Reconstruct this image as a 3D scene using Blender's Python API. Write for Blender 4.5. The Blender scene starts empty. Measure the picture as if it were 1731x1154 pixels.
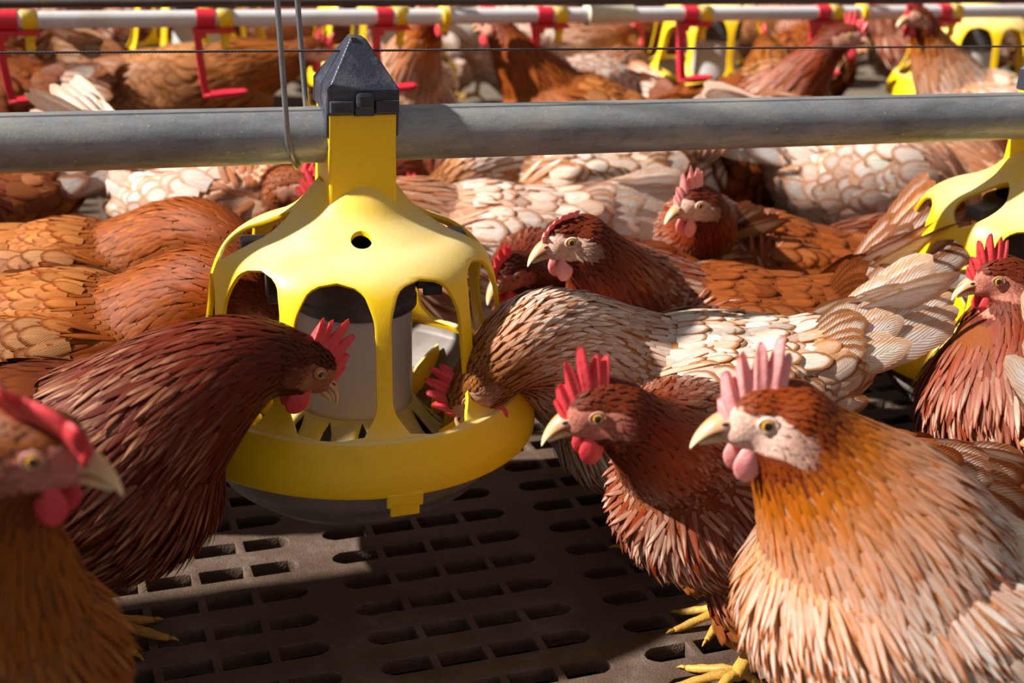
import bpy, bmesh, math, random
import numpy as np
from mathutils import Vector, Matrix

# ------------------------------------------------------------------ camera, sky, sun, exposure
scene = bpy.context.scene
COL = scene.collection
PI = math.pi
R = math.radians
FOC, CX, CY = 2200.0, 865.5, 577.0
CAM_H, PITCH, ROLL = 0.66, R(21.77), R(3.03)

cp, sp_ = math.cos(PITCH), math.sin(PITCH)
r0 = Vector((1, 0, 0)); u0 = Vector((0, sp_, cp)); FWD = Vector((0, cp, -sp_))
cx_ = r0 * math.cos(ROLL) + u0 * math.sin(ROLL)
cy_ = -r0 * math.sin(ROLL) + u0 * math.cos(ROLL)
cam_d = bpy.data.cameras.new('camera')
cam = bpy.data.objects.new('camera', cam_d); COL.objects.link(cam)
m = Matrix.Identity(4)
for i in range(3):
    m[i][0] = cx_[i]; m[i][1] = cy_[i]; m[i][2] = -FWD[i]
m.translation = Vector((0, 0, CAM_H))
cam.matrix_world = m
cam_d.sensor_width = 36; cam_d.lens = 36 * FOC / 1731
cam_d.clip_start = .02; cam_d.clip_end = 60
cam_d.dof.use_dof = True; cam_d.dof.focus_distance = 1.10; cam_d.dof.aperture_fstop = 6.2
scene.camera = cam

world = bpy.data.worlds.new('world'); scene.world = world; world.use_nodes = True
wn = world.node_tree.nodes; bgn = wn['Background']
bgn.inputs[0].default_value = (.96, .89, .85, 1); bgn.inputs[1].default_value = 0.26

sun_d = bpy.data.lights.new('sun', 'SUN'); sun_d.energy = 8.2; sun_d.angle = R(1.6); sun_d.color = (1, .95, .86)
sun = bpy.data.objects.new('sun', sun_d); COL.objects.link(sun)
sun_from = Vector((-.86, -.20, .69)).normalized()
sun.rotation_euler = sun_from.to_track_quat('Z', 'Y').to_euler()

scene.view_settings.view_transform = 'Standard'; scene.view_settings.look = 'None'
scene.view_settings.gamma = 1; scene.view_settings.use_curve_mapping = False
scene.view_settings.exposure = 0.22

def at(px, py, D=None, z=None):
    """world point seen at a photo position, at depth D along the view axis or at height z"""
    d = FWD + cx_ * ((px - CX) / FOC) + cy_ * ((CY - py) / FOC)
    if D is None: D = (z - CAM_H) / d.z
    return Vector((0, 0, CAM_H)) + d * D

# ------------------------------------------------------------------ helpers
def S(h):
    c = [int(h[i:i+2], 16) / 255 for i in (0, 2, 4)]
    return tuple(x / 12.92 if x <= .04045 else ((x + .055) / 1.055) ** 2.4 for x in c)
def link(o, parent=None):
    COL.objects.link(o)
    if parent: o.parent = parent
    return o
def tag(o, label=None, cat=None, group=None, kind=None):
    if label: o['label'] = label
    if cat: o['category'] = cat
    if group: o['group'] = group
    if kind: o['kind'] = kind
    return o
def empty(name, loc=(0, 0, 0), rz=0):
    o = bpy.data.objects.new(name, None); o.location = loc; o.rotation_euler = (0, 0, rz)
    o.empty_display_size = .02
    return link(o)
def mesh_np(name, V, F4=None, mat=None, parent=None, smooth=True, uv=None, cols=None, F3=None, label=None):
    me = bpy.data.meshes.new(name)
    V = np.asarray(V, np.float32).reshape(-1, 3)
    me.vertices.add(len(V)); me.vertices.foreach_set('co', V.ravel())
    loops = []; starts = []; tot = []
    n = 0
    if F4 is not None and len(F4):
        F4 = np.asarray(F4, np.int32); loops.append(F4.ravel()); starts.append(np.arange(len(F4)) * 4); tot.append(np.full(len(F4), 4)); n = F4.size
    if F3 is not None and len(F3):
        F3 = np.asarray(F3, np.int32); loops.append(F3.ravel()); starts.append(n + np.arange(len(F3)) * 3); tot.append(np.full(len(F3), 3))
    L = np.concatenate(loops); st = np.concatenate(starts).astype(np.int32)
    me.loops.add(len(L)); me.loops.foreach_set('vertex_index', L.astype(np.int32))
    me.polygons.add(len(st)); me.polygons.foreach_set('loop_start', st)
    me.update(calc_edges=True)
    if smooth: me.polygons.foreach_set('use_smooth', np.ones(len(st), bool))
    if uv is not None:
        l = me.uv_layers.new(name='UVMap'); l.data.foreach_set('uv', np.asarray(uv, np.float32)[L].ravel())
    if cols:
        for k, c in cols.items():
            a = me.color_attributes.new(k, 'FLOAT_COLOR', 'POINT'); a.data.foreach_set('color', np.asarray(c, np.float32).ravel())
    me.validate()
    o = bpy.data.objects.new(name, me)
    if mat: me.materials.append(mat)
    link(o, parent)
    if label: o['label'] = label
    return o
def from_bm(name, bm, mat=None, parent=None, smooth=True, label=None):
    bmesh.ops.recalc_face_normals(bm, faces=bm.faces)
    me = bpy.data.meshes.new(name); bm.to_mesh(me); bm.free()
    if smooth:
        for p in me.polygons: p.use_smooth = True
    if mat:
        for x in (mat if isinstance(mat, (list, tuple)) else [mat]): me.materials.append(x)
    o = bpy.data.objects.new(name, me); link(o, parent)
    if label: o['label'] = label
    return o
def bevel(o, w=.001, seg=2, ang=35):
    b = o.modifiers.new('bevel', 'BEVEL'); b.width = w; b.segments = seg; b.limit_method = 'ANGLE'; b.angle_limit = R(ang)
    return o
def subsurf(o, n=1):
    s = o.modifiers.new('sub', 'SUBSURF'); s.levels = n; s.render_levels = n
    return o
def solidify(o, t, off=-1):
    s = o.modifiers.new('solid', 'SOLIDIFY'); s.thickness = t; s.offset = off; s.use_even_offset = False
    return o
def tube_bm(bm, pts, rad, n=12, squash=None, closed=False, cap=True):
    """a tube along pts; rad a number or list"""
    pts = [Vector(p) for p in pts]; N = len(pts)
    if not hasattr(rad, '__len__'): rad = [rad] * N
    rings = []; prev = None
    for i, p in enumerate(pts):
        if closed: t = (pts[(i + 1) % N] - pts[i - 1])
        else: t = pts[min(i + 1, N - 1)] - pts[max(i - 1, 0)]
        t.normalize()
        if prev is None:
            a = Vector((0, 0, 1)) if abs(t.z) < .9 else Vector((0, 1, 0))
            x = t.cross(a).normalized()
        else:
            x = (prev - t * prev.dot(t)).normalized()
        prev = x; y = t.cross(x)
        rings.append([bm.verts.new(p + (x * math.cos(2 * PI * k / n) + y * math.sin(2 * PI * k / n) * (squash or 1)) * rad[i]) for k in range(n)])
    M = N if closed else N - 1
    for i in range(M):
        a, b = rings[i], rings[(i + 1) % N]
        for k in range(n):
            bm.faces.new((a[k], a[(k + 1) % n], b[(k + 1) % n], b[k]))
    if cap and not closed:
        bm.faces.new(list(reversed(rings[0]))); bm.faces.new(rings[-1])
    return rings
def revolve_bm(bm, prof, n=64, a0=0, a1=2 * PI, center=(0, 0)):
    full = abs(a1 - a0 - 2 * PI) < 1e-6; cols = []
    for k in range(n if full else n + 1):
        a = a0 + (a1 - a0) * k / n
        cols.append([bm.verts.new((center[0] + r * math.cos(a), center[1] + r * math.sin(a), z)) for r, z in prof])
    for k in range(n):
        A, B = cols[k], cols[(k + 1) % len(cols)]
        for i in range(len(prof) - 1): bm.faces.new((A[i], B[i], B[i + 1], A[i + 1]))
    return cols
def box_bm(bm, c, h, rot=None):
    ret = bmesh.ops.create_cube(bm, size=1)
    for v in ret['verts']:
        p = Vector((v.co.x * h[0] * 2, v.co.y * h[1] * 2, v.co.z * h[2] * 2))
        if rot: p = rot @ p
        v.co = p + Vector(c)
    return ret['verts']
def spline(P, n):
    """Catmull-Rom through P, n samples"""
    P = [np.array(p, float) for p in P]
    Q = [2 * P[0] - P[1]] + P + [2 * P[-1] - P[-2]]
    out = []
    for k in range(n):
        t = k / (n - 1) * (len(P) - 1); i = min(int(t), len(P) - 2); f = t - i
        a, b, c, d = Q[i:i+4]
        out.append(.5 * (2*b + (c-a)*f + (2*a-5*b+4*c-d)*f*f + (3*b-a-3*c+d)*f**3))
    return np.array(out)

# ------------------------------------------------------------------ materials
class NT:
    def __init__(s, name):
        s.m = bpy.data.materials.new(name); s.m.use_nodes = True
        s.t = s.m.node_tree; s.b = s.t.nodes['Principled BSDF']
    def n(s, typ, **kw):
        x = s.t.nodes.new(typ)
        for k, v in kw.items():
            if k.startswith('i_'):
                k = k[2:]; x.inputs[int(k) if k.isdigit() else k].default_value = v
            else: setattr(x, k, v)
        return x
    def l(s, a, b): s.t.links.new(a, b)
    def math(s, op, a, b=None, clamp=False):
        x = s.n('ShaderNodeMath', operation=op, use_clamp=clamp)
        for i, v in enumerate((a, b)):
            if v is None: continue
            if isinstance(v, (int, float)): x.inputs[i].default_value = v
            else: s.l(v, x.inputs[i])
        return x.outputs[0]
    def mix(s, f, a, b, blend='MIX'):
        x = s.n('ShaderNodeMix', data_type='RGBA', blend_type=blend)
        for i, v in ((0, f), (6, a), (7, b)):
            if isinstance(v, (int, float)): x.inputs[i].default_value = v
            elif isinstance(v, tuple): x.inputs[i].default_value = (*v[:3], 1)
            else: s.l(v, x.inputs[i])
        return x.outputs[2]
    def noise(s, scale, detail=4, rough=.55, vec=None, coord='Object'):
        x = s.n('ShaderNodeTexNoise'); x.inputs['Scale'].default_value = scale; x.inputs['Detail'].default_value = detail; x.inputs['Roughness'].default_value = rough
        if vec is None:
            c = s.n('ShaderNodeTexCoord'); vec = c.outputs[coord]
        s.l(vec, x.inputs['Vector']); return x.outputs['Fac']
    def ramp(s, f, stops):
        x = s.n('ShaderNodeValToRGB'); e = x.color_ramp.elements
        while len(e) < len(stops): e.new(.5)
        for q, (p, c) in zip(e, stops): q.position = p; q.color = (*c, 1) if len(c) == 3 else c
        s.l(f, x.inputs[0]); return x.outputs[0]
    def bump(s, h, strength=.3, dist=.002):
        x = s.n('ShaderNodeBump'); x.inputs['Strength'].default_value = strength; x.inputs['Distance'].default_value = dist
        s.l(h, x.inputs['Height']); s.l(x.outputs[0], s.b.inputs['Normal'])
    def set(s, **kw):
        for k, v in kw.items():
            k = k.replace('_', ' ')
            if isinstance(v, tuple): s.b.inputs[k].default_value = (*v, 1) if len(v) == 3 and 'Radius' not in k else v
            elif isinstance(v, (int, float)): s.b.inputs[k].default_value = v
            else: s.l(v, s.b.inputs[k])
        return s
def BW(v): return (v, v, v)

def dirty(name, col, dirt, rough=.45, scale=30, amount=(.52, .75), bump=.15, spec=.4, metallic=0, fine=220, fine_amt=.25):
    t = NT(name)
    f = t.ramp(t.noise(scale, 6, .65), [(amount[0], BW(0)), (amount[1], BW(1))])
    g = t.ramp(t.noise(fine, 3, .6), [(.55, BW(0)), (.75, BW(1))])
    c = t.mix(t.math('MULTIPLY', f, .75), col, dirt)
    c = t.mix(t.math('MULTIPLY', g, fine_amt), c, dirt)
    t.set(Base_Color=c, Roughness=rough, Metallic=metallic)
    t.b.inputs['Specular IOR Level'].default_value = spec
    t.bump(t.noise(fine * .7, 3), bump, .001)
    return t.m
M = {}
def yellow_mat():
    t = NT('yellow_plastic')
    a = t.noise(16, 6, .7); g = t.noise(240, 3, .6)
    geo = t.n('ShaderNodeTexCoord'); sx = t.n('ShaderNodeSeparateXYZ'); t.l(geo.outputs['Normal'], sx.inputs[0])
    up = t.ramp(sx.outputs[2], [(.45, BW(0)), (.95, BW(1))])   # dust that has settled on the upper faces
    dust = t.math('MULTIPLY', up, t.ramp(a, [(.25, BW(.35)), (.65, BW(.85))]))
    c = t.mix(t.math('MULTIPLY', t.ramp(a, [(.58, BW(0)), (.8, BW(1))]), .45), S('F8CA0A'), S('B48A2C'))
    c = t.mix(t.math('MULTIPLY', t.ramp(g, [(.62, BW(0)), (.76, BW(1))]), .22), c, S('8E6C30'))
    c = t.mix(t.math('MULTIPLY', dust, .9), c, S('E6DCB4'))
    t.set(Base_Color=c, Roughness=.42); t.bump(g, .12, .001)
    return t.m
M['yellow'] = yellow_mat()
M['yellow_far'] = M['yellow']
M['cap'] = dirty('dark_blue_plastic', S('292D3C'), S('6A6C78'), .38, 40, (.5, .8), .5, .55, fine=700, fine_amt=.2)
M['grey'] = dirty('grey_plastic', S('C2BEC2'), S('BDB6AE'), .38, 14, (.45, .7), .15, .5, fine_amt=.2)
M['dark'] = dirty('dark_grey_plastic', S('44444A'), S('77736E'), .45, 26, (.5, .75), .15, .4, fine_amt=.2)
M['pan'] = dirty('pan_plastic', S('8E8482'), S('6E6358'), .5, 18, (.45, .7), .2, .35, fine_amt=.3)
M['cone'] = dirty('dusty_yellow_plastic', S('D8C552'), S('B7AB93'), .55, 30, (.38, .6), .2, .3, fine_amt=.5)
M['red'] = dirty('red_plastic', S('D5273B'), S('B35560'), .35, 40, (.6, .85), .1, .5, fine_amt=.1)
M['white'] = dirty('white_plastic', S('D6D4D8'), S('B3A99E'), .35, 12, (.5, .8), .1, .5, fine_amt=.15)
M['beige'] = dirty('beige_plastic', S('D8CFB4'), S('B9AB8A'), .4, 15, (.5, .8), .1, .4, fine_amt=.1)
M['steel'] = dirty('zinc_wire', S('8C8C90'), S('6A665F'), .38, 60, (.5, .75), .3, .5, .75, 400, .3)
M['nipple'] = dirty('bright_steel', S('C9CCD2'), S('9A9A9A'), .2, 60, (.6, .85), .1, .5, .9, 400, .1)
M['feed'] = dirty('ground_feed', S('8A6B3E'), S('5B4327'), .9, 160, (.4, .6), 1.0, .1, 0, 500, .5)
M['darkpipe'] = dirty('dark_steel', S('4A4042'), S('5F544E'), .6, 30, (.45, .7), .2, .3, .2)
M['pit'] = dirty('manure_pit', S('1E1712'), S('120D0A'), .95, 20, (.4, .6), .5, .05)
M['wall'] = dirty('board_wall', S('5A4A40'), S('3C322C'), .8, 6, (.4, .7), .3, .2)
def galvanised():
    t = NT('galvanised_steel')
    c = t.n('ShaderNodeTexCoord'); mp = t.n('ShaderNodeMapping'); t.l(c.outputs['Object'], mp.inputs[0]); mp.inputs['Scale'].default_value = (1, 3, 3)
    a = t.noise(9, 6, .7, mp.outputs[0]); b = t.noise(60, 5, .7, mp.outputs[0]); s = t.noise(260, 2, .5, c.outputs['Object'])
    col = t.ramp(a, [(.3, S('6E7176')), (.5, S('8C8F94')), (.68, S('A3A19E'))])
    col = t.mix(t.ramp(b, [(.5, BW(0)), (.72, BW(.5))]), col, S('6F665E'))
    col = t.mix(t.ramp(s, [(.66, BW(0)), (.74, BW(.8))]), col, S('B8A98E'))
    t.set(Base_Color=col, Metallic=.45, Roughness=t.ramp(b, [(.3, BW(.38)), (.7, BW(.62))]))
    t.bump(s, .25, .0006)
    return t.m
M['galv'] = galvanised()
def slat_mat():
    t = NT('dirty_slat')
    a = t.noise(14, 7, .7); b = t.noise(150, 4, .7); c = t.noise(420, 2, .5)
    col = t.ramp(a, [(.3, S('46372F')), (.5, S('5B4A40')), (.7, S('73645B'))])
    col = t.mix(t.ramp(b, [(.45, BW(0)), (.68, BW(.7))]), col, S('584635'))
    col = t.mix(t.ramp(c, [(.62, BW(0)), (.7, BW(.75))]), col, S('3A3029'))
    t.set(Base_Color=col, Roughness=t.ramp(a, [(.3, BW(.38)), (.7, BW(.7))]))
    t.b.inputs['Specular IOR Level'].default_value = .4
    t.bump(t.math('SUBTRACT', t.math('MULTIPLY', b, .5), c), .5, .0015)
    return t.m
M['slat'] = slat_mat()

def feather_mat():
    """ca = middle colour, cb = edge colour (alpha of ca: 0 streak .. 1 scallop); uv = across, along"""
    t = NT('feathers')
    A = t.n('ShaderNodeAttribute', attribute_name='ca'); B = t.n('ShaderNodeAttribute', attribute_name='cb')
    uv = t.n('ShaderNodeUVMap'); sx = t.n('ShaderNodeSeparateXYZ'); t.l(uv.outputs[0], sx.inputs[0])
    u = t.math('ABSOLUTE', t.math('MULTIPLY', t.math('SUBTRACT', sx.outputs[0], .5), 2)); v = sx.outputs[1]
    # scallop: middle colour fills until near the rim
    tip = t.math('POWER', v, 5.0)
    rim = t.math('ADD', t.math('POWER', u, 2.5), tip)
    fs = t.ramp(rim, [(.38, BW(1)), (.78, BW(0))])
    # streak: middle colour only along the shaft towards the tip
    st = t.math('SUBTRACT', t.ramp(v, [(.30, BW(0)), (.62, BW(1))]), t.math('MULTIPLY', u, 1.3), True)
    mxn = t.n('ShaderNodeMix', data_type='FLOAT'); t.l(A.outputs['Alpha'], mxn.inputs[0]); t.l(st, mxn.inputs[2]); t.l(fs, mxn.inputs[3])
    col = t.mix(mxn.outputs[0], B.outputs['Color'], A.outputs['Color'])
    # barbs: fine slanted lines
    w = t.math('SINE', t.math('MULTIPLY', t.math('SUBTRACT', v, t.math('MULTIPLY', u, .35)), 95))
    shaft = t.ramp(u, [(0, BW(1)), (.09, BW(0))])
    cmb = t.n('ShaderNodeCombineXYZ'); t.l(t.math('MULTIPLY', sx.outputs[0], 7), cmb.inputs[0]); t.l(t.math('MULTIPLY', v, 1.6), cmb.inputs[1])
    tc = t.n('ShaderNodeTexCoord'); vm = t.n('ShaderNodeVectorMath', operation='MULTIPLY_ADD'); t.l(tc.outputs['Object'], vm.inputs[0]); vm.inputs[1].default_value = (60, 60, 60); t.l(cmb.outputs[0], vm.inputs[2])
    n = t.noise(1.6, 5, .75, vm.outputs[0])
    dark = t.mix(1, col, (.66, .54, .46), 'MULTIPLY')
    k = t.math('MULTIPLY', t.ramp(t.math('ADD', t.math('MULTIPLY', w, .10), n), [(.35, BW(0)), (.65, BW(1))]), .8, True)
    col = t.mix(k, col, dark)
    t.set(Base_Color=col, Roughness=.5)
    t.b.inputs['Specular IOR Level'].default_value = .22
    t.bump(t.math('ADD', w, t.math('MULTIPLY', shaft, 2)), .18, .0006)
    tr = t.n('ShaderNodeBsdfTranslucent'); t.l(col, tr.inputs[0])
    ms = t.n('ShaderNodeMixShader'); ms.inputs[0].default_value = .16
    out = t.t.nodes['Material Output']
    t.l(t.b.outputs[0], ms.inputs[1]); t.l(tr.outputs[0], ms.inputs[2]); t.l(ms.outputs[0], out.inputs[0])
    return t.m
M['feather'] = feather_mat()
def body_mat():
    t = NT('hen_skin_and_down')
    A = t.n('ShaderNodeAttribute', attribute_name='ca')
    n = t.noise(420, 4, .7)
    col = t.mix(t.ramp(n, [(.35, BW(.55)), (.7, BW(0))]), A.outputs['Color'], t.mix(1, A.outputs['Color'], (.6, .42, .38), 'MULTIPLY'))
    t.set(Base_Color=col, Roughness=.55)
    t.b.inputs['Specular IOR Level'].default_value = .3
    t.b.inputs['Subsurface Weight'].default_value = .12; t.b.inputs['Subsurface Scale'].default_value = .004
    t.b.inputs['Subsurface Radius'].default_value = (1, .4, .3)
    t.bump(n, .9, .0016)
    return t.m
M['body'] = body_mat()
def flesh(name, c1, c2, rough=.4, sss=.35, scale=260, bumpk=.6):
    t = NT(name); n = t.noise(scale, 4, .6)
    t.set(Base_Color=t.mix(n, c1, c2), Roughness=rough)
    t.b.inputs['Subsurface Weight'].default_value = sss; t.b.inputs['Subsurface Scale'].default_value = .006
    t.b.inputs['Subsurface Radius'].default_value = (1, .25, .2)
    t.bump(n, bumpk, .0012); return t.m
M['comb_red'] = flesh('red_comb', S('C8242C'), S('E0525A'))
M['comb_pink'] = flesh('pink_comb', S('EA7C80'), S('F8B8B4'))
M['lid_pale'] = flesh('pale_eyelid_skin', S('C9A698'), S('E2C6BA'), .55, .15)
M['lid'] = flesh('eyelid_skin', S('8E6252'), S('A97C6A'), .55, .1)
M['lobe'] = flesh('earlobe', S('E9DDE6'), S('F4ECEE'), .5, .3)
def beak_mat():
    t = NT('beak_horn'); c = t.n('ShaderNodeUVMap'); sx = t.n('ShaderNodeSeparateXYZ'); t.l(c.outputs[0], sx.inputs[0])
    col = t.ramp(sx.outputs[1], [(0, S('D9A996')), (.35, S('C7946A')), (.7, S('DDBE90')), (1, S('EFE4C6'))])
    t.set(Base_Color=col, Roughness=.32); t.bump(t.noise(500, 3), .15, .0006); return t.m
M['beak'] = beak_mat()
def plain(name, c, rough=.3, coat=0):
    t = NT(name); t.set(Base_Color=c, Roughness=rough); t.b.inputs['Coat Weight'].default_value = coat; t.b.inputs['Coat Roughness'].default_value = .03; return t.m
M['pupil'] = plain('pupil', (.004, .004, .004), .08, 1)
M['iris'] = plain('iris', S('C48A2C'), .15, 1)
M['leg'] = dirty('leg_scales', S('C99A3E'), S('8B6B3A'), .5, 90, (.4, .65), .6, .35, fine=500, fine_amt=.4)
M['claw'] = plain('claw', S('8C7A5E'), .4)

# ------------------------------------------------------------------ floor
an = .369; e1 = np.array([math.cos(an), math.sin(an)]); e2 = np.array([math.sin(an), -math.cos(an)])
O0 = np.array([-.267, 1.684]) * CAM_H; PA, PB = .0722 * CAM_H, .0682 * CAM_H
GAP = .66
def slatted_floor():
    V = []; F = []; idx = {}
    def vid(x, y):
        k = (round(x * 5e3), round(y * 5e3))
        if k not in idx:
            idx[k] = len(V); w = O0 + e1 * (x * PA) + e2 * (y * PB); V.append((w[0], w[1], 0))
        return idx[k]
    def quad(a, b, c, d): F.append([vid(*a), vid(*b), vid(*c), vid(*d)])
    per = 4 + GAP; hw = .075; hh = .23
    for i in range(-34, 22):
        yc = i; y0, y1 = yc - .5, yc + .5; a, b = yc - hh, yc + hh
        for g in range(-7, 9):
            gx = g * per
            for j in range(4):
                x0, x1 = gx + j, gx + j + 1
                h0, h1 = x0 + hw, x1 - hw
                if j == 0: h0 = x0 + .02
                if j == 3: h1 = x1 - .02
                w = O0 + e1 * ((x0 + .5) * PA) + e2 * (yc * PB)
                if not (-1.9 < w[0] < 2.1 and .2 < w[1] < 2.75): continue
                ch = .13
                def hole(side):
                    # points from top to bottom along one end of the slot
                    rnd = (side == 0 and j == 0) or (side == 1 and j == 3)
                    x = h0 if side == 0 else h1; s = 1 if side == 0 else -1
                    if rnd: return [(x + s * .20, a), (x + s * .07, a + .08), (x, yc - .06), (x, yc + .06), (x + s * .07, b - .08), (x + s * .20, b)]
                    return [(x + s * .02, a), (x, a + .02), (x, yc - .06), (x, yc + .06), (x, b - .02), (x + s * .02, b)]
                Lh, Rh = hole(0), hole(1)
                Lo = [(x0, y0), (x0, a + .02), (x0, yc - .06), (x0, yc + .06), (x0, b - .02), (x0, y1)]
                Ro = [(x1, y0), (x1, a + .02), (x1, yc - .06), (x1, yc + .06), (x1, b - .02), (x1, y1)]
                for q in range(5):
                    quad(Lo[q], Lh[q], Lh[q + 1], Lo[q + 1]); quad(Rh[q], Ro[q], Ro[q + 1], Rh[q + 1])
                quad(Lo[0], Ro[0], Rh[0], Lh[0]); quad(Lh[5], Rh[5], Ro[5], Lo[5])
            # solid strip after the group
            x0, x1 = gx + 4, gx + per
            w = O0 + e1 * ((x0 + .3) * PA) + e2 * (yc * PB)
            if -1.9 < w[0] < 2.1 and .2 < w[1] < 2.75:
                ys = [y0, a + .02, yc - .06, yc + .06, b - .02, y1]
                for q in range(5): quad((x0, ys[q]), (x1, ys[q]), (x1, ys[q + 1]), (x0, ys[q + 1]))
    o = mesh_np('floor', V, F, M['slat'], smooth=False)
    bm = bmesh.new(); bm.from_mesh(o.data); bmesh.ops.recalc_face_normals(bm, faces=bm.faces)
    if sum(f.normal.z for f in bm.faces) < 0: bmesh.ops.reverse_faces(bm, faces=bm.faces)
    bm.to_mesh(o.data); bm.free()
    solidify(o, .014); bevel(o, .0022, 2, 50)
    o['kind'] = 'structure'
slatted_floor()
def plane(name, x0, x1, y0, y1, z, mat):
    o = mesh_np(name, [(x0, y0, z), (x1, y0, z), (x1, y1, z), (x0, y1, z)], [[0, 1, 2, 3]], mat, smooth=False)
    o['kind'] = 'structure'; return o
plane('floor', -6, 6, -1, 8, -.42, M['pit'])
def litter_mat():
    t = NT('litter'); a = t.noise(8, 8, .7); b = t.noise(90, 5, .7)
    t.set(Base_Color=t.mix(t.ramp(b, [(.4, BW(0)), (.65, BW(.8))]), t.ramp(a, [(.35, S('75685C')), (.7, S('9B8C7A'))]), S('4F4033')), Roughness=.9)
    t.bump(b, .8, .01); return t.m
pl = mesh_np('floor', [(-6, 2.62, -.012), (6, 2.62, -.012), (6, 7, -.012), (-6, 7, -.012), (-6, 2.62, -.42), (6, 2.62, -.42)], [[0, 1, 2, 3], [4, 5, 1, 0]], litter_mat(), smooth=False)
pl['kind'] = 'structure'
bm = bmesh.new(); box_bm(bm, (0, 7.05, .9), (6, .05, 1.35))
o = from_bm('wall_back', bm, M['wall'], smooth=False); o['kind'] = 'structure'

# ------------------------------------------------------------------ feeder
FX, FY = -.1425, 1.092; FZ = CAM_H + .003
PIPE_A = R(20.05)
pd = Vector((math.cos(PIPE_A), math.sin(PIPE_A), 0))
RIBS = [R(-90 + 18 + 36 * k) for k in range(10)]
def make_feeder(label):
    Z = lambda drop: FZ - drop     # heights above the slats
    root = empty('feeder', (FX, FY, 0)); tag(root, label, 'poultry feeder', 'round yellow feeders')
    # --- grill: dome and ribs, one moulded piece
    prof = spline([(.030, .296), (.038, .306), (.052, .322), (.075, .336), (.098, .346), (.114, .360), (.124, .384), (.129, .415), (.134, .445), (.143, .466), (.152, .478)], 61)
    arc = np.concatenate([[0], np.cumsum(np.hypot(*np.diff(prof, axis=0).T))]); arc /= arc[-1]
    tt = np.linspace(0, 1, 64)
    pr = np.interp(tt, arc, prof[:, 0]); pz = np.interp(tt, arc, prof[:, 1])
    half = R(18)
    def sm(x): x = min(max(x, 0), 1); return x * x * (3 - 2 * x)
    def arch(t, t0, t1, wmax_t0, base):
        """half opening in radians between rib centre lines"""
        if t <= t0 or t >= t1: return 0
        rr = float(np.interp(t, tt, pr))
        ribw = .0064 + .008 * (1 - sm((t - t0) / .16)) + .013 * (sm((t - (t1 - .16)) / .16)) ** 2
        full = half - ribw / rr
        k = math.sqrt(max(0, 1 - (1 - min((t - t0) / wmax_t0, 1)) ** 2))
        k2 = min(1, ((t1 - t) / .012)) ** .5
        return max(0, full * k * k2)
    def opening(k, t):
        # opening between rib k and k+1 ; the clip windows sit left and right
        if k % 10 in (2, 7):
            if t < .50: 
                a, b = .16, .48
                if a < t < b:
                    s_ = math.sin(PI * (t - a) / (b - a)) ** .6
                    return s_ * R(14.5)
                return 0
            return arch(t, .545, .985, .06, 0)
        return arch(t, .43, .985, .055, 0)
    V = []; F = []
    nv = 7
    for k in range(10):
        base = len(V)
        for i, t in enumerate(tt):
            hr = opening(k, t); hl = opening(k - 1, t)
            a0, a1 = RIBS[k] - half + hl, RIBS[k] + half - hr
            for q in range(nv):
                a = a0 + (a1 - a0) * q / (nv - 1)
                V.append((pr[i] * math.cos(a), pr[i] * math.sin(a), Z(pz[i])))
        for i in range(len(tt) - 1):
            for q in range(nv - 1):
                c = base + i * nv + q
                F.append([c, c + nv, c + nv + 1, c + 1])
    g = mesh_np('grill', V, F, M['yellow'], root, label='domed yellow grill with narrow ribs')
    bm = bmesh.new(); bm.from_mesh(g.data)
    bmesh.ops.remove_doubles(bm, verts=bm.verts, dist=.00012)
    # round inspection hole in the front of the dome
    hole_c = Vector((.010, -.072, Z(.335)))
    ba = math.atan2(hole_c.y, hole_c.x); hr_ = .0088
    bmesh.ops.recalc_face_normals(bm, faces=bm.faces)
    bm.to_mesh(g.data); bm.free()
    solidify(g, .0034, 0)
    # cut the hole with a boolean
    cb = bmesh.new(); bmesh.ops.create_cone(cb, cap_ends=True, segments=32, radius1=hr_, radius2=hr_, depth=.04)
    bmesh.ops.translate(cb, verts=cb.verts, vec=(.014, -.066, Z(.331)))
    cut = from_bm('cut', cb); cut.parent = root
    bo = g.modifiers.new('hole', 'BOOLEAN'); bo.object = cut; bo.operation = 'DIFFERENCE'; bo.solver = 'EXACT'
    dg = bpy.context.evaluated_depsgraph_get(); dg.update()
    me2 = bpy.data.meshes.new_from_object(g.evaluated_get(dg)); g.modifiers.clear(); g.data = me2
    for p in me2.polygons: p.use_smooth = True
    bevel(g, .0008, 2, 40)
    bpy.data.objects.remove(cut)
    # --- rim ring
    bm = bmesh.new()
    revolve_bm(bm, [(.1515, Z(.4735)), (.1545, Z(.4745)), (.1605, Z(.489)), (.1640, Z(.497)), (.1660, Z(.502)), (.1672, Z(.516)), (.1668, Z(.5185)), (.1640, Z(.5185)), (.1630, Z(.504)), (.1585, Z(.493)), (.1505, Z(.480)), (.1490, Z(.4765)), (.1515, Z(.4735))], 128)
    rim = from_bm('rim_ring', bm, M['yellow'], root, label='wide yellow rim of the pan')
    bevel(rim, .0008, 2, 30)
    bm = bmesh.new()  # tab at the lower edge, lies on the front side
    ta = R(-90 + 22)
    rot = Matrix.Rotation(ta + PI / 2, 3, 'Z')
    for dx, zz, hx, hz in ((0, .5215, .0155, .0065), (0, .530, .0125, .006)):
        box_bm(bm, rot @ Vector((dx, -.1656, Z(zz))), (hx, .0018, hz), rot)
    tb = from_bm('tab', bm, M['yellow'], root, smooth=False); bevel(tb, .0014, 2)
    # --- pan
    bm = bmesh.new()
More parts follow.
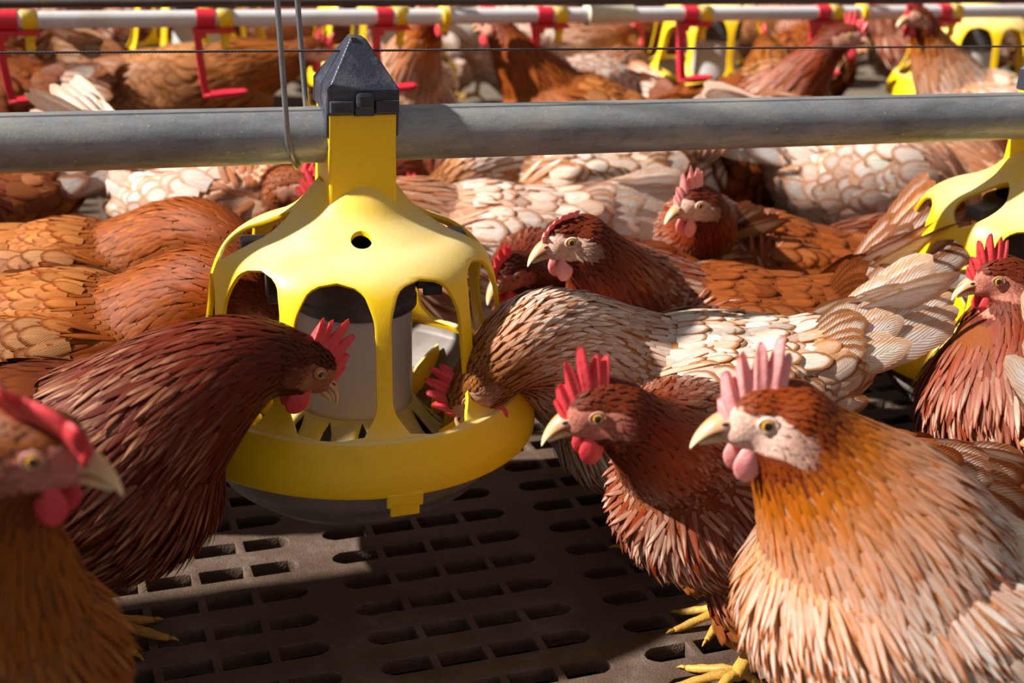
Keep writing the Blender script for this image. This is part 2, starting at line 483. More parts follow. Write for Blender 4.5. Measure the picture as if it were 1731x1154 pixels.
    pp = [(.1480, Z(.481)), (.1500, Z(.486)), (.1500, Z(.505)), (.1440, Z(.520)), (.1420, Z(.530)), (.1380, Z(.543)), (.1300, Z(.553)), (.1270, Z(.554)), (.1220, Z(.564)), (.1120, Z(.572)), (.1080, Z(.573)), (.1010, Z(.580)), (.0860, Z(.587)), (.001, Z(.590))]
    inner = [(.001, Z(.560)), (.078, Z(.556)), (.100, Z(.545)), (.122, Z(.527)), (.138, Z(.510)), (.1455, Z(.490)), (.1480, Z(.481))]
    revolve_bm(bm, pp + inner, 96)
    bmesh.ops.remove_doubles(bm, verts=bm.verts, dist=.0012)
    from_bm('pan', bm, M['pan'], root, label='shallow grey feed pan')
    bm = bmesh.new()
    revolve_bm(bm, [(.134, Z(.5165)), (.110, Z(.532)), (.09, Z(.538)), (.07, Z(.541))], 80)
    fd = from_bm('feed', bm, M['feed'], root, label='brown ground feed lying in the pan')
    fd['kind'] = 'stuff'
    # --- slotted feed cone under the tube
    V = []; F = []; nseg = 12
    cone = [(.050, .498), (.055, .503), (.062, .511), (.070, .521), (.079, .530), (.088, .537)]
    for k in range(nseg):
        a = 2 * PI * k / nseg; hw_ = PI / nseg; base = len(V)
        for i, (r_, d_) in enumerate(cone):
            op = [0, .0, .26, .34, .26, .0][i] * hw_
            for q in range(5):
                aa = a - hw_ + op + (2 * hw_ - 2 * op) * q / 4
                V.append((r_ * math.cos(aa), r_ * math.sin(aa), Z(d_)))
        for i in range(len(cone) - 1):
            for q in range(4):
                c = base + i * 5 + q; F.append([c, c + 5, c + 6, c + 1])
    cn = mesh_np('feed_cone', V, F, M['cone'], root, label='dusty pale yellow slotted cone')
    bm = bmesh.new(); bm.from_mesh(cn.data); bmesh.ops.remove_doubles(bm, verts=bm.verts, dist=.0001); bmesh.ops.recalc_face_normals(bm, faces=bm.faces); bm.to_mesh(cn.data); bm.free()
    solidify(cn, .002)
    # --- yellow fins dividing the pan
    for k in range(14):
        a = 2 * PI * (k + .35) / 14
        bm = bmesh.new()
        d_ = Vector((math.cos(a), math.sin(a), 0)); s_ = Vector((-d_.y, d_.x, 0)) * .0011
        out = [(.084, .537), (.084, .520), (.100, .506), (.120, .498), (.138, .494), (.141, .506), (.125, .524), (.100, .540)]
        va = [bm.verts.new(d_ * r_ + s_ + Vector((0, 0, Z(z_)))) for r_, z_ in out]
        vb = [bm.verts.new(d_ * r_ - s_ + Vector((0, 0, Z(z_)))) for r_, z_ in out]
        bm.faces.new(va); bm.faces.new(list(reversed(vb)))
        for i in range(len(out)):
            j = (i + 1) % len(out); bm.faces.new((va[i], vb[i], vb[j], va[j]))
        from_bm('fin', bm, M['yellow'], root, smooth=False)
    # --- tube and collar
    bm = bmesh.new()
    revolve_bm(bm, [(.0475, Z(.395)), (.0500, Z(.395)), (.0515, Z(.42)), (.0530, Z(.495)), (.0535, Z(.503)), (.0520, Z(.503)), (.0500, Z(.42))], 72)
    from_bm('tube', bm, M['grey'], root, label='grey drop tube')
    bm = bmesh.new()
    revolve_bm(bm, [(.044, Z(.345)), (.0545, Z(.350)), (.0560, Z(.353)), (.0560, Z(.361)), (.0540, Z(.363)), (.0540, Z(.398)), (.0555, Z(.400)), (.0555, Z(.408)), (.0535, Z(.409)), (.0515, Z(.409))], 72)
    col = from_bm('collar', bm, M['dark'], root, label='dark grey collar around the tube'); bevel(col, .0006)
    for a in (R(-180 + 18), R(18)):
        bm = bmesh.new(); rot = Matrix.Rotation(a, 3, 'Z')
        box_bm(bm, rot @ Vector((.066, 0, Z(.372))), (.012, .012, .024), rot)
        box_bm(bm, rot @ Vector((.083, 0, Z(.352))), (.016, .010, .007), rot)
        box_bm(bm, rot @ Vector((.069, .010, Z(.375))), (.009, .002, .028), rot)
        box_bm(bm, rot @ Vector((.069, -.010, Z(.375))), (.009, .002, .028), rot)
        cl = from_bm('clip', bm, M['dark'], root, smooth=False); bevel(cl, .0035, 3)
    # --- neck: a hollow square column turned with the pipe
    rp = Matrix.Rotation(PIPE_A, 3, 'Z')
    bm = bmesh.new()
    def outline(hx, hy, z, cut=0):
        return [Vector((sx * hx, sy * hy, z)) for sx, sy in ((-1, -1), (1, -1), (1, 1), (-1, 1))]
    lv = [(.0285, .0300, .232), (.0285, .0300, .262), (.0293, .0315, .300), (.0297, .0325, .319)]
    rings = []
    for hx, hy, d_ in lv:
        rings.append([bm.verts.new(rp @ p) for p in outline(hx, hy, Z(d_))])
    for i in range(len(lv) - 1):
        for k in range(4): bm.faces.new((rings[i][k], rings[i][(k + 1) % 4], rings[i + 1][(k + 1) % 4], rings[i + 1][k]))
    bm.faces.new(rings[0]); bm.faces.new(list(reversed(rings[-1])))
    # arch cut shape on the lower front edge: middle lifted
    nk = from_bm('neck', bm, M['yellow'], root, smooth=False, label='square yellow column clamped round the pipe'); bevel(nk, .0028, 3)
    # --- cap
    bm = bmesh.new()
    z0, z1, zt = Z(.2340), Z(.2130), Z(.176)
    rings = []
    for hx, hy, z in ((.0300, .0325, z0), (.0300, .0325, z1), (.0070, .008, zt), (.006, .0065, zt + .0012)):
        rings.append([bm.verts.new(rp @ Vector((sx * hx - (.0 if z < zt else .0), sy * hy, z))) for sx, sy in ((-1, -1), (1, -1), (1, 1), (-1, 1))])
    for i in range(3):
        for k in range(4): bm.faces.new((rings[i][k], rings[i][(k + 1) % 4], rings[i + 1][(k + 1) % 4], rings[i + 1][k]))
    bm.faces.new(rings[-1]); bm.faces.new(list(reversed(rings[0])))
    cap = from_bm('cap', bm, M['cap'], root, smooth=False, label='dark blue pyramid cap'); bevel(cap, .0022, 3)
    def cb_(name, c, h, mat, bw=.0012, lab=None, par=None):
        b_ = bmesh.new(); box_bm(b_, rp @ Vector(c), h, rp); q = from_bm(name, b_, mat, par or root, smooth=False); bevel(q, bw, 2)
        if lab: q['label'] = lab
        return q
    cb_('hinge_flange', (-.0190, -.0335, Z(.2265)), (.0100, .0028, .0052), M['cap'], par=cap)
    cb_('hinge_flange', (.0190, -.0335, Z(.2265)), (.0100, .0028, .0052), M['cap'], par=cap)
    cb_('latch', (0, -.0347, Z(.2215)), (.0076, .0036, .0072), M['cap'], .003, par=cap)
    cb_('latch_slot', (0, -.0322, Z(.2295)), (.0086, .0022, .0048), M['pupil'], .0008, par=cap)
    cb_('tip_notch', (-.004, -.002, Z(.1775)), (.0022, .0075, .0035), M['dark'], .0006, par=cap)
    cb_('side_skirt', (-.0292, -.010, Z(.2360)), (.0014, .018, .0170), M['cap'], .001, par=cap)
    cb_('side_skirt', (.0292, -.010, Z(.2360)), (.0014, .018, .0170), M['cap'], .001, par=cap)
    return root
def copy_tree(o, parent=None):
    kids = list(o.children)
    c = o.copy(); link(c)
    if parent is not None: c.parent = parent
    for ch in kids: copy_tree(ch, c)
    return c
feeder = make_feeder('large yellow feeder with domed grill and dark blue cap in the foreground')
f2 = copy_tree(feeder); f2.location = (FX + pd.x * .735, FY + pd.y * .735, 0); f2.rotation_euler.z = R(14); f2['label'] = 'yellow feeder cut off by the right edge below the grey pipe'
for px, lab in ((335, 'far yellow feeder behind the drinker line at upper left'), (640, 'far feeder mostly hidden behind the drinker line above the dark blue cap'),
                (1210, 'far yellow feeder behind the drinker line right of the beige pipe sleeve'), (1650, 'far yellow feeder behind the drinker line at upper right')):
    p = at(px, 60, z=.30)
    q = copy_tree(feeder); D_ = 2.62 + .2 * px / 1731
    w = at(px, 40, D=D_); q.location = (w.x, w.y, 0); q.rotation_euler.z = R(px % 37); q['label'] = lab

# ------------------------------------------------------------------ pipe, wire, hanger
def long_tube(name, c, L0, L1, r, mat, label, cat, n=40, seg=30):
    bm = bmesh.new(); tube_bm(bm, [Vector((L0 + (L1 - L0) * i / seg, 0, 0)) for i in range(seg + 1)], r, n)
    o = from_bm(name, bm, mat); o.location = c; o.rotation_euler.z = PIPE_A
    for p in o.data.polygons: p.use_smooth = len(p.vertices) == 4
    return tag(o, label, cat)
pc = Vector((FX, FY, CAM_H - .2535))
long_tube('feed_pipe', pc, -1.2, 2.2, .0236, M['galv'], 'thick weathered grey feed pipe running across through the yellow feeder', 'pipe')
# twisted wire
bm = bmesh.new()
for s_ in (0, PI * 2 / 3, PI * 4 / 3):
    pts = []
    for i in range(1700):
        x = -1.2 + 3.4 * i / 1699; a = x * 2 * PI / .0085 + s_
        pts.append(Vector((x, math.cos(a) * .00062, math.sin(a) * .00062)))
    tube_bm(bm, pts, .00058, 5)
w_ = from_bm('perch_wire', bm, M['darkpipe']); w_.location = (FX, FY, CAM_H - .1835); w_.rotation_euler.z = PIPE_A
tag(w_, 'thin dark twisted wire stretched above the grey feed pipe', 'wire')
# hanger loop
def hanger(px):
    t0 = at(px, 283, D=1.08)
    # position along the pipe so that it falls at this place
    best = min((abs(((pc + pd * s * .001) - Vector((0, 0, CAM_H))).dot(cx_) / ((pc + pd * s * .001) - Vector((0, 0, CAM_H))).dot(FWD) * FOC + CX - px), s) for s in range(-900, 900))
    c = pc + pd * best[1] * .001
    side = Vector((pd.y, -pd.x, 0))  # towards the camera
    bm = bmesh.new(); pts = []
    top = .42
    for i in range(12): pts.append(c + side * .0265 + Vector((0, 0, top * (1 - i / 12))) - pd * .011)
    for i in range(17):
        a = PI * i / 16
        pts.append(c + side * (.0265 * math.cos(a)) - Vector((0, 0, .0265 * math.sin(a))) + pd * (.026 * i / 16 - .011))
    for i in range(1, 13): pts.append(c - side * .0265 + Vector((0, 0, top * i / 12)) + pd * (.015 - .004 * i / 12))
    # lean the two strands together far above
    pts = [p - pd * (max(0, p.z - c.z) * .06) for p in pts]
    tube_bm(bm, pts, .0024, 12)
    h = from_bm('wire_hanger', bm, M['steel']); tag(h, 'bent steel wire loop holding the grey pipe left of the dark blue cap', 'hanger')
    bm = bmesh.new(); c2 = c + pd * .0245; pts = []
    for i in range(14):
        a = R(-18) + R(200) * i / 13
        pts.append(c2 + side * (.0262 * math.cos(a)) - Vector((0, 0, .0262 * math.sin(a))))
    tube_bm(bm, pts, .0022, 10)
    h2 = from_bm('wire_clip', bm, M['steel']); tag(h2, 'short wire hook under the grey pipe beside the yellow column', 'hook')
hanger(499)

# ------------------------------------------------------------------ drinker line
dl0 = at(0, 34.5, D=1.985); dl1 = at(1731, 18.5, D=2.44)
zz = (dl0.z + dl1.z) / 2
dl0 = at(0, 34.5, z=zz); dl1 = at(1731, 18.5, z=zz)
ddir = (dl1 - dl0); dlen = ddir.length; ddir.normalize(); dang = math.atan2(ddir.y, ddir.x)
o = long_tube('drinker_pipe', dl0, -.8, dlen + .8, .0126, M['white'], 'white drinker pipe running across the top behind the feeder', 'pipe')
o.rotation_euler.z = dang
def make_drinker(par_label):
    root = empty('nipple_drinker'); tag(root, par_label, 'nipple drinker', 'red and yellow nipple drinkers on the white pipe')
    bm = bmesh.new()
    revolve_bm(bm, [(.0150, -.014), (.0150, .014), (.0132, .014), (.0132, -.014), (.0150, -.014)], 28)
    for v in bm.verts: v.co = Vector((v.co.z, v.co.x, v.co.y))
    box_bm(bm, (.012, 0, -.0175), (.032, .0115, .0035)); box_bm(bm, (-.009, 0, -.024), (.009, .009, .005))
    sd = from_bm('saddle', bm, M['red'], root, smooth=False, label='red clip saddle'); bevel(sd, .0012)
    bm = bmesh.new()
    revolve_bm(bm, [(.0148, -.0105), (.0148, .0105), (.0131, .0105), (.0131, -.0105), (.0148, -.0105)], 28)
    for v in bm.verts: v.co = Vector((v.co.z + .030, v.co.x, v.co.y))
    from_bm('pipe_clip', bm, M['yellow_far'], root, label='yellow clip')
    bm = bmesh.new()
    revolve_bm(bm, [(.0005, -.020), (.0085, -.020), (.0085, -.026), (.0065, -.028), (.0065, -.038), (.0075, -.039), (.0060, -.046), (.0005, -.046)], 20, center=(.030, 0))
    from_bm('nipple_body', bm, M['yellow_far'], root, label='yellow nipple body')
    bm = bmesh.new()
    revolve_bm(bm, [(.0005, -.046), (.0030, -.046), (.0030, -.053), (.0012, -.054), (.0012, -.060), (.0005, -.060)], 12, center=(.030, 0))
    from_bm('nipple_pin', bm, M['nipple'], root, label='steel pin')
    bm = bmesh.new()
    rot = Matrix.Rotation(R(-7), 3, 'Y')
    # flat tapered arm then drip tray
    pts = [(-.012, .0, -.024), (-.010, 0, -.060), (-.005, 0, -.100), (.000, 0, -.118)]
    prev = None
    for x, y, z in pts:
        hw_ = .0065; ring = [bm.verts.new((x + a * .0055, y + b * hw_, z)) for a, b in ((-1, -1), (1, -1), (1, 1), (-1, 1))]
        if prev:
            for k in range(4): bm.faces.new((prev[k], prev[(k + 1) % 4], ring[(k + 1) % 4], ring[k]))
        else: bm.faces.new(ring)
        prev = ring
    bm.faces.new(list(reversed(prev)))
    from_bm('arm', bm, M['red'], root, smooth=False, label='red flat arm')
    bm = bmesh.new()
    rings = []
    for x, hw_, dz in ((-.006, .006, -.001), (.004, .011, -.002), (.020, .015, -.003), (.040, .016, -.003), (.056, .011, 0), (.062, .004, .002)):
        z = -.118 + .004 * (x / .06)
        rings.append([bm.verts.new((x, y, z + h)) for y, h in ((-hw_, .004), (-hw_ * .6, dz), (hw_ * .6, dz), (hw_, .004))])
    for i in range(len(rings) - 1):
        for k in range(3): bm.faces.new((rings[i][k], rings[i + 1][k], rings[i + 1][k + 1], rings[i][k + 1]))
    tr = from_bm('drip_tray', bm, M['red'], root, label='red drip tray'); solidify(tr, .0018, 0)
    return root
dr_labels = ['red nipple drinker at the far left end of the white pipe, half cut off', 'red nipple drinker in front of the upper left far feeder',
    'red nipple drinker just right of the dark blue cap', 'red nipple drinker between the yellow hanger ring and the beige sleeve',
    'red nipple drinker first to the right of the beige sleeve', 'red nipple drinker just left of the right-hand yellow hanger ring', 'rightmost red nipple drinker on the white pipe beside the far feeder']
proto = None
for k, lab in enumerate(dr_labels):
    t = .0045 + .1480 * k
    q = make_drinker(lab) if proto is None else copy_tree(proto)
    proto = proto or q
    q.location = dl0 + ddir * dlen * t; q.rotation_euler.z = dang + R(random.Random(k).uniform(-4, 4)); q['label'] = lab
def along(px):   # place on the drinker line
    lo, hi = -.3, 1.3
    for _ in range(40):
        mid = (lo + hi) / 2; p = dl0 + ddir * dlen * mid - Vector((0, 0, CAM_H))
        if p.dot(cx_) / p.dot(FWD) * FOC + CX < px: lo = mid
        else: hi = mid
    return dl0 + ddir * dlen * lo
def axis_x(bm, off=0):
    for v in bm.verts: v.co = Vector((v.co.z + off, v.co.x, v.co.y))
for px, lab in ((751, 'yellow hanger ring clipped round the white pipe above and right of the dark cap'), (1456, 'yellow hanger ring clipped round the white pipe near the right side')):
    root = empty('pipe_hanger', along(px), dang); tag(root, lab, 'pipe hanger', 'yellow hangers on the white pipe')
    bm = bmesh.new(); revolve_bm(bm, [(.0128, -.005), (.0185, -.006), (.0185, .006), (.0128, .005), (.0128, -.005)], 28); axis_x(bm)
    r_ = from_bm('ring', bm, M['yellow_far'], root, smooth=False); bevel(r_, .001)
    bm = bmesh.new(); box_bm(bm, (0, 0, .032), (.005, .004, .018)); box_bm(bm, (.0, 0, -.021), (.006, .005, .004)); box_bm(bm, (.008, 0, .020), (.010, .005, .003))
    r_ = from_bm('hook', bm, M['yellow_far'], root, smooth=False); bevel(r_, .001)
bm = bmesh.new(); revolve_bm(bm, [(.0126, -.046), (.0185, -.046), (.0185, -.042), (.0158, -.041), (.0158, .043), (.0150, .045), (.0126, .045)], 32); axis_x(bm)
o = from_bm('pipe_sleeve', bm, M['beige']); o.location = along(1031); o.rotation_euler.z = dang; tag(o, 'beige sleeve joining the white drinker pipe', 'pipe coupling')
# dark rail crossing the very top
a_ = at(0, 4, z=.44); b_ = at(1731, -2, z=.44); dd = (b_ - a_).normalized()
bm = bmesh.new(); tube_bm(bm, [a_ - dd * 1.0, a_ + (b_ - a_) * .5, b_ + dd * 1.0], .0065, 16)
o = from_bm('steel_rail', bm, M['darkpipe']); tag(o, 'dark thin rail crossing the very top above the white pipe', 'rail')

# ------------------------------------------------------------------ hens
# palettes: (middle colour, edge colour, scallop amount) per region
def P(neck, back, breast, wing, tail, head, fluff, var=.12):
    def tone(c):
        l = .3 * c[0] + .6 * c[1] + .1 * c[2]; k = .56 + .44 * min(1, l / .55)
        w_ = min(1, l / .3); c = (c[0] * k, c[1] * k * (1.09 - .09 * w_), c[2] * k * (.85 + .18 * w_)); l *= k; q = 1.10 if l < .35 else 1.04
        return tuple(min(.95, max(.004, l + (v_ - l) * q)) for v_ in c)
    f = lambda x: (tone(S(x[0])), tone(S(x[1])), x[2])
    return dict(neck=f(neck), back=f(back), breast=f(breast), wing=f(wing), tail=f(tail), head=f(head), fluff=f(fluff), var=var)
PAL = {
 'rust':  P(('FAE2CA', '9A3F10', .38), ('B4663A', '8A4218', .6), ('9E4E22', '84390F', .6), ('B56C44', '8C461E', .8), ('F0E0D4', 'BE8460', .85), ('8C3E18', '7A3210', .5), ('C07A50', '9A5228', .6)),
 'dark':  P(('E6B890', '7A2C0C', .30), ('8E4722', '6A2C10', .6), ('8A401C', '6E2C0E', .6), ('9A5530', '72351A', .8), ('C9A088', '8A4E30', .8), ('6E2D10', '5E240C', .5), ('9A5A34', '7A3C1C', .6)),
 'gold':  P(('FFFAF2', 'CC7826', .62), ('FBEBD8', 'D89C66', .9), ('FBEAD4', 'DBA066', .85), ('F8ECE0', 'D59C6C', .9), ('F0E2D6', 'D8A880', .9), ('AE5420', '98440F', .5), ('EFD6BC', 'D8A070', .7)),
 'cream': P(('FFF8EE', 'C47434', .55), ('F4E8DC', 'B87848', .9), ('E2B48C', 'A8602E', .8), ('F2E2D4', 'B57E54', .95), ('F6EEE8', 'DDBFA4', .9), ('C08A5C', '9C5C2C', .5), ('EBCDAE', 'C48A58', .7)),
 'orange': P(('D98B4E', 'A2501A', .3), ('D9935A', 'A8561F', .8), ('C88048', 'A45C28', .7), ('D69C6C', '9C5526', .85), ('E0B48E', 'B8743E', .8), ('A2511C', '8E4212', .5), ('CC8448', 'A8602C', .6)),
 'pale':  P(('F0D8C6', 'C27E56', .5), ('F2E0D4', 'C98D68', .9), ('E8BC9A', 'C4875C', .8), ('F4E8E0', 'CFA080', .9), ('F8F2EE', 'E6CCB8', .9), ('B46A40', '9E5228', .5), ('F0DCCC', 'DDB090', .7)),
 'tan':   P(('D9A070', 'A8602C', .3), ('D8A070', 'B07444', .7), ('EAA868', 'CC8444', .6), ('C69068', 'A06238', .8), ('D8B494', 'AE7A54', .8), ('A4602F', '8E4A1E', .5), ('BE8250', 'A06A3C', .6)),
}
_ico = {}
def ico(n):
    if n not in _ico:
        bm = bmesh.new(); bmesh.ops.create_icosphere(bm, subdivisions=n, radius=1)
        bm.verts.ensure_lookup_table()
        _ico[n] = (np.array([v.co[:] for v in bm.verts]), np.array([[v.index for v in f.verts] for f in bm.faces])); bm.free()
    return _ico[n]
def np_mat(mm): return np.array([list(r) for r in mm])
def xf(Mx, p):
    p = np.atleast_2d(p); return p @ Mx[:3, :3].T + Mx[:3, 3]
def nrm(a): return a / (np.linalg.norm(a, axis=-1, keepdims=True) + 1e-12)

def poisson(P_, rad, rng):
    order = rng.permutation(len(P_)); keep = []; cell = {}; 
    rmax = rad.max(); inv = 1 / rmax
    G = np.floor(P_ * inv).astype(int)
    for i in order:
        g = tuple(G[i]); ok = True; r2 = rad[i] ** 2
        for dx in (-1, 0, 1):
            for dy in (-1, 0, 1):
                for dz in (-1, 0, 1):
                    for j in cell.get((g[0] + dx, g[1] + dy, g[2] + dz), ()):
                        d = P_[i] - P_[j]
                        if d[0] * d[0] + d[1] * d[1] + d[2] * d[2] < r2: ok = False; break
                    if not ok: break
                if not ok: break
            if not ok: break
        if ok: keep.append(i); cell.setdefault(g, []).append(i)
    return np.array(keep, int)

VV = np.array([0, .18, .42, .66, .86, .97, 1.0])
W_ROUND = np.array([.75, .9, 1.0, 1.0, .78, .40, .08])
W_POINT = np.array([.7, .9, 1.0, .82, .48, .2, .04])
def feather_arrays(p, n, t, L, W, lift, curl, pointed, ca, cb, camber=.22, base=.0):
    """p,n,t (N,3); L,W,lift,curl,pointed (N,). Returns verts, faces, uv, ca, cb"""
    N = len(p); K = len(VV)
    t = nrm(t - n * (t * n).sum(1, keepdims=True)); b = np.cross(n, t)
    wp = W_ROUND[None] * (1 - pointed[:, None]) + W_POINT[None] * pointed[:, None]
    V = np.zeros((N, K, 3, 3))
    h = L[:, None] * (lift[:, None] * VV[None] - curl[:, None] * VV[None] ** 2) + base
    mid = p[:, None] + t[:, None] * (L[:, None] * VV[None])[..., None] + n[:, None] * h[..., None]
    off = b[:, None] * (W[:, None] * wp)[..., None]
    dn = n[:, None] * (W[:, None] * wp * camber)[..., None]
    V[:, :, 0] = mid - off - dn; V[:, :, 1] = mid; V[:, :, 2] = mid + off - dn
    idx = np.arange(N)[:, None, None] * (K * 3) + (np.arange(K - 1)[:, None] * 3 + np.arange(2)[None])[None]
    F = np.stack([idx, idx + 1, idx + 4, idx + 3], -1).reshape(-1, 4)
    uv = np.zeros((N, K, 3, 2)); uv[..., 0] = np.array([0, .5, 1]); uv[..., 1] = VV[None, :, None]
    rep = lambda c: np.repeat(c, K * 3, axis=0)
    return V.reshape(-1, 3), F, uv.reshape(-1, 2), rep(ca), rep(cb)
class FeatherBin:
    def __init__(s): s.a = []
    def add(s, *args, **kw): 
        if len(args[0]): s.a.append(feather_arrays(*args, **kw))
    def build(s, name, parent, label=None):
        off = 0; V, F, U, A, B = [], [], [], [], []
        for v, f, u, a, b in s.a: V.append(v); F.append(f + off); U.append(u); A.append(a); B.append(b); off += len(v)
        return mesh_np(name, np.concatenate(V), np.concatenate(F), M['feather'], parent, True, np.concatenate(U), {'ca': np.concatenate(A), 'cb': np.concatenate(B)}, label=label)
def jitter_cols(spec, n, rng, var):
    ca, cb, sc = spec
    k = np.exp(rng.normal(0, var, (n, 1))); k2 = np.exp(rng.normal(0, var * .8, (n, 1))); hue = rng.normal(0, .03, (n, 1))
    A = np.array(ca)[None] * k * np.array([1, 1, 1]) ; B = np.array(cb)[None] * k2
    A = A * np.concatenate([1 + hue, np.ones((n, 1)), 1 - hue], 1); B = B * np.concatenate([1 + hue, np.ones((n, 1)), 1 - hue], 1)
    s = np.clip(sc + rng.normal(0, .08, (n, 1)), 0, 1)
    return np.concatenate([np.clip(A, 0, .95), s], 1), np.concatenate([np.clip(B, 0, .95), np.ones((n, 1))], 1)

def make_comb(parent, Hm, sc, mat, size=1.0, lean=0.0, seed=0, folded=False, blunt=False):
    rng = random.Random(seed + 11)
    base = spline([(.031, .0020), (.028, .0075), (.021, .0135), (.013, .0175), (.004, .0200), (-.005, .0195)], 89)
    cen = np.array([.004, -.004]); n = len(base); V = []; F = []
    tips = [(.10, .45), (.28, .80), (.47, 1.10), (.66, 1.22), (.84, 1.05), (.96, .80)]
    hgt = []
    for i in range(n):
        t = i / (n - 1); env = (.56 if not blunt else .85) * math.sin(PI * min(1, t * 1.02 + .02)) ** .5
        h = env
        for c, a in (tips if not blunt else [(p_, min(a_, .62) + .22) for p_, a_ in tips]):
            a2 = a * (1 + .15 * math.sin(seed * 3.1 + c * 20)); w = .040
            z_ = abs(t - c) / (w * 2.05)
            if z_ < 1: h = max(h, env + (a2 - env) * (1 - z_ ** 2) ** .8)
        hgt.append(h * .0195 * size)
    lv = [0, .35, .7, .92, 1.0]
    for side in (1, -1):
        for i in range(n):
            b = base[i]; d = b - cen; d = d / np.hypot(*d); d = d * .45 + np.array([-.12, .75]); d /= np.hypot(*d)
            for q in lv:
                x, z = b + d * (hgt[i] * q) - d * .003 * (1 - q)
                th = (.0042 * (1 - q) ** .8 + .0013 * (1 - q ** 3)) * size ** .5
                if q == 1: th = .0002
                if folded: y = lean * hgt[i] * 1.0 * math.sin(q * 1.6); z -= (abs(lean) * .5 * hgt[i] * q * q)
                else: y = lean * hgt[i] * q * q + .0012 * math.sin(i * .5 + seed) * q
                V.append((x, y + side * th, z))
    m_ = len(lv)
    for s_ in range(2):
        o_ = s_ * n * m_
        for i in range(n - 1):
            for q in range(m_ - 1):
                a = o_ + i * m_ + q; f = [a, a + m_, a + m_ + 1, a + 1]; F.append(f if s_ else f[::-1])
    for i in range(n - 1):
        a = i * m_ + m_ - 1; b = n * m_ + a; F.append([a, a + m_, b + m_, b]); a -= m_ - 1; b -= m_ - 1; F.append([a, b, b + m_, a + m_])
    o_ = n * m_
    for i in (0, n - 1):
        for q in range(m_ - 1): a = i * m_ + q; F.append([a, a + 1, o_ + a + 1, o_ + a])
    o = mesh_np('comb', xf(Hm, np.array(V) * sc), F, mat, parent); subsurf(o, 1)
    return o

def blob(name, Hm, sc, c, r, mat, parent, rot=None, deform=None, sub=3, label=None):
    v, f = ico(sub); v = v.copy()
    if deform: v = deform(v)
    v = v * np.array(r)
    if rot is not None: v = v @ np_mat(rot).T
    return mesh_np(name, xf(Hm, (v + np.array(c)) * sc), None, mat, parent, F3=f, label=label)

def make_head(root, Hm, sc, lidm, comb_mat, comb_size, comb_lean, seed, detail, folded=False):
    make_comb(root, Hm, sc, comb_mat, comb_size, comb_lean, seed, folded, abs(comb_lean) >= .6)
    # beak: upper hooked over lower
    def mand(path, rad, sq, name):
        V = []; F = []; UV = []; n = 14; K = len(path)
        for i, ((x, z), (ry, rz)) in enumerate(zip(path, rad)):
            for k in range(n):
                a = 2 * PI * k / n; V.append((x, ry * math.cos(a), z + rz * math.sin(a) * (1 if math.sin(a) > 0 else sq))); UV.append((k / n, i / (K - 1)))
        for i in range(K - 1):
            for k in range(n): F.append([i * n + k, i * n + (k + 1) % n, (i + 1) * n + (k + 1) % n, (i + 1) * n + k])
        return V, F, UV
    V, F, UV = mand([(.020, -.0005), (.027, -.0010), (.034, -.0025), (.0385, -.0048), (.0425, -.0078), (.0455, -.0112), (.0470, -.0138), (.0474, -.0150)],
              [(.0088, .0085), (.0082, .0078), (.0070, .0066), (.0056, .0052), (.0042, .0040), (.0027, .0027), (.0013, .0014), (.0003, .0003)], .35, 'beak')
    V2, F2, UV2 = mand([(.018, -.0085), (.028, -.0085), (.034, -.0093), (.0390, -.0110), (.0425, -.0130)], [(.0078, .0040), (.0066, .0036), (.0050, .0030), (.0030, .0022), (.0004, .0004)], 1.0, 'b')
    F2 = [[a + len(V) for a in f] for f in F2]
    bk = mesh_np('beak', xf(Hm, np.array(V + V2) * sc), F + F2, M['beak'], root, uv=UV + UV2, label='horn-coloured beak')
    if detail:
        subsurf(bk, 1)
    for s_ in (1, -1):
        if detail:
            blob('nostril', Hm, sc, (.0300, s_ * .0066, .0012), (.0026, .0010, .0010), M['pupil'], bk, sub=2, label='dark nostril')
        # wattle: flat drop
        def drop(v):
            v = v.copy(); k = 1 - .45 * np.clip(v[:, 2], 0, 1); v[:, 0] *= k; v[:, 1] *= (1 - .4 * np.abs(v[:, 0])); v[:, 1] += .15 * np.sin(v[:, 2] * 3 + seed); return v
        blob('wattle', Hm, sc, (.0150, s_ * .0075, -.0235), (.0092, .0030, .0125), comb_mat, root, deform=drop, label='fleshy wattle')
        blob('earlobe', Hm, sc, (-.0110, s_ * .0200, -.0110), (.0036, .0020, .0085), M['lobe'], root, rot=Matrix.Rotation(R(-14), 3, 'Y'), sub=2 if not detail else 3, label='pale earlobe')
        # eye
        v, f = ico(4 if detail else 2)
        d = np.array([.25, s_ * 1.0, .05]); d /= np.linalg.norm(d)
        o = mesh_np('eye', xf(Hm, (v * .0049 + np.array([.0095, s_ * .0148, .0035])) * sc), None, lidm, root, F3=f, label='amber eye with black pupil')
        o.data.materials.append(M['iris']); o.data.materials.append(M['pupil'])
        ang = np.arccos(np.clip((v[f].mean(1) @ d) / np.linalg.norm(v[f].mean(1), axis=1), -1, 1))
        mi = np.where(ang < R(30), 2, np.where(ang < R(62), 1, 0)).astype(np.int32); o.data.polygons.foreach_set('material_index', mi)
        bm = bmesh.new(); c = Vector((.0095, s_ * .0148, .0035)); dv = Vector(d); ex = dv.cross(Vector((0, 0, 1))).normalized(); ez = ex.cross(dv)
        pts = [c + dv * .0026 + (ex * math.cos(a) * 1.20 + ez * math.sin(a) * .92) * .0044 for a in [2 * PI * k / 20 for k in range(20)]]
        tube_bm(bm, pts, .0011, 8, closed=True)
        for v_ in bm.verts: v_.co = Vector(xf(Hm, np.array(v_.co[:]) * sc)[0])
        from_bm('eyelid', bm, lidm, o, label='pale eyelid ring')

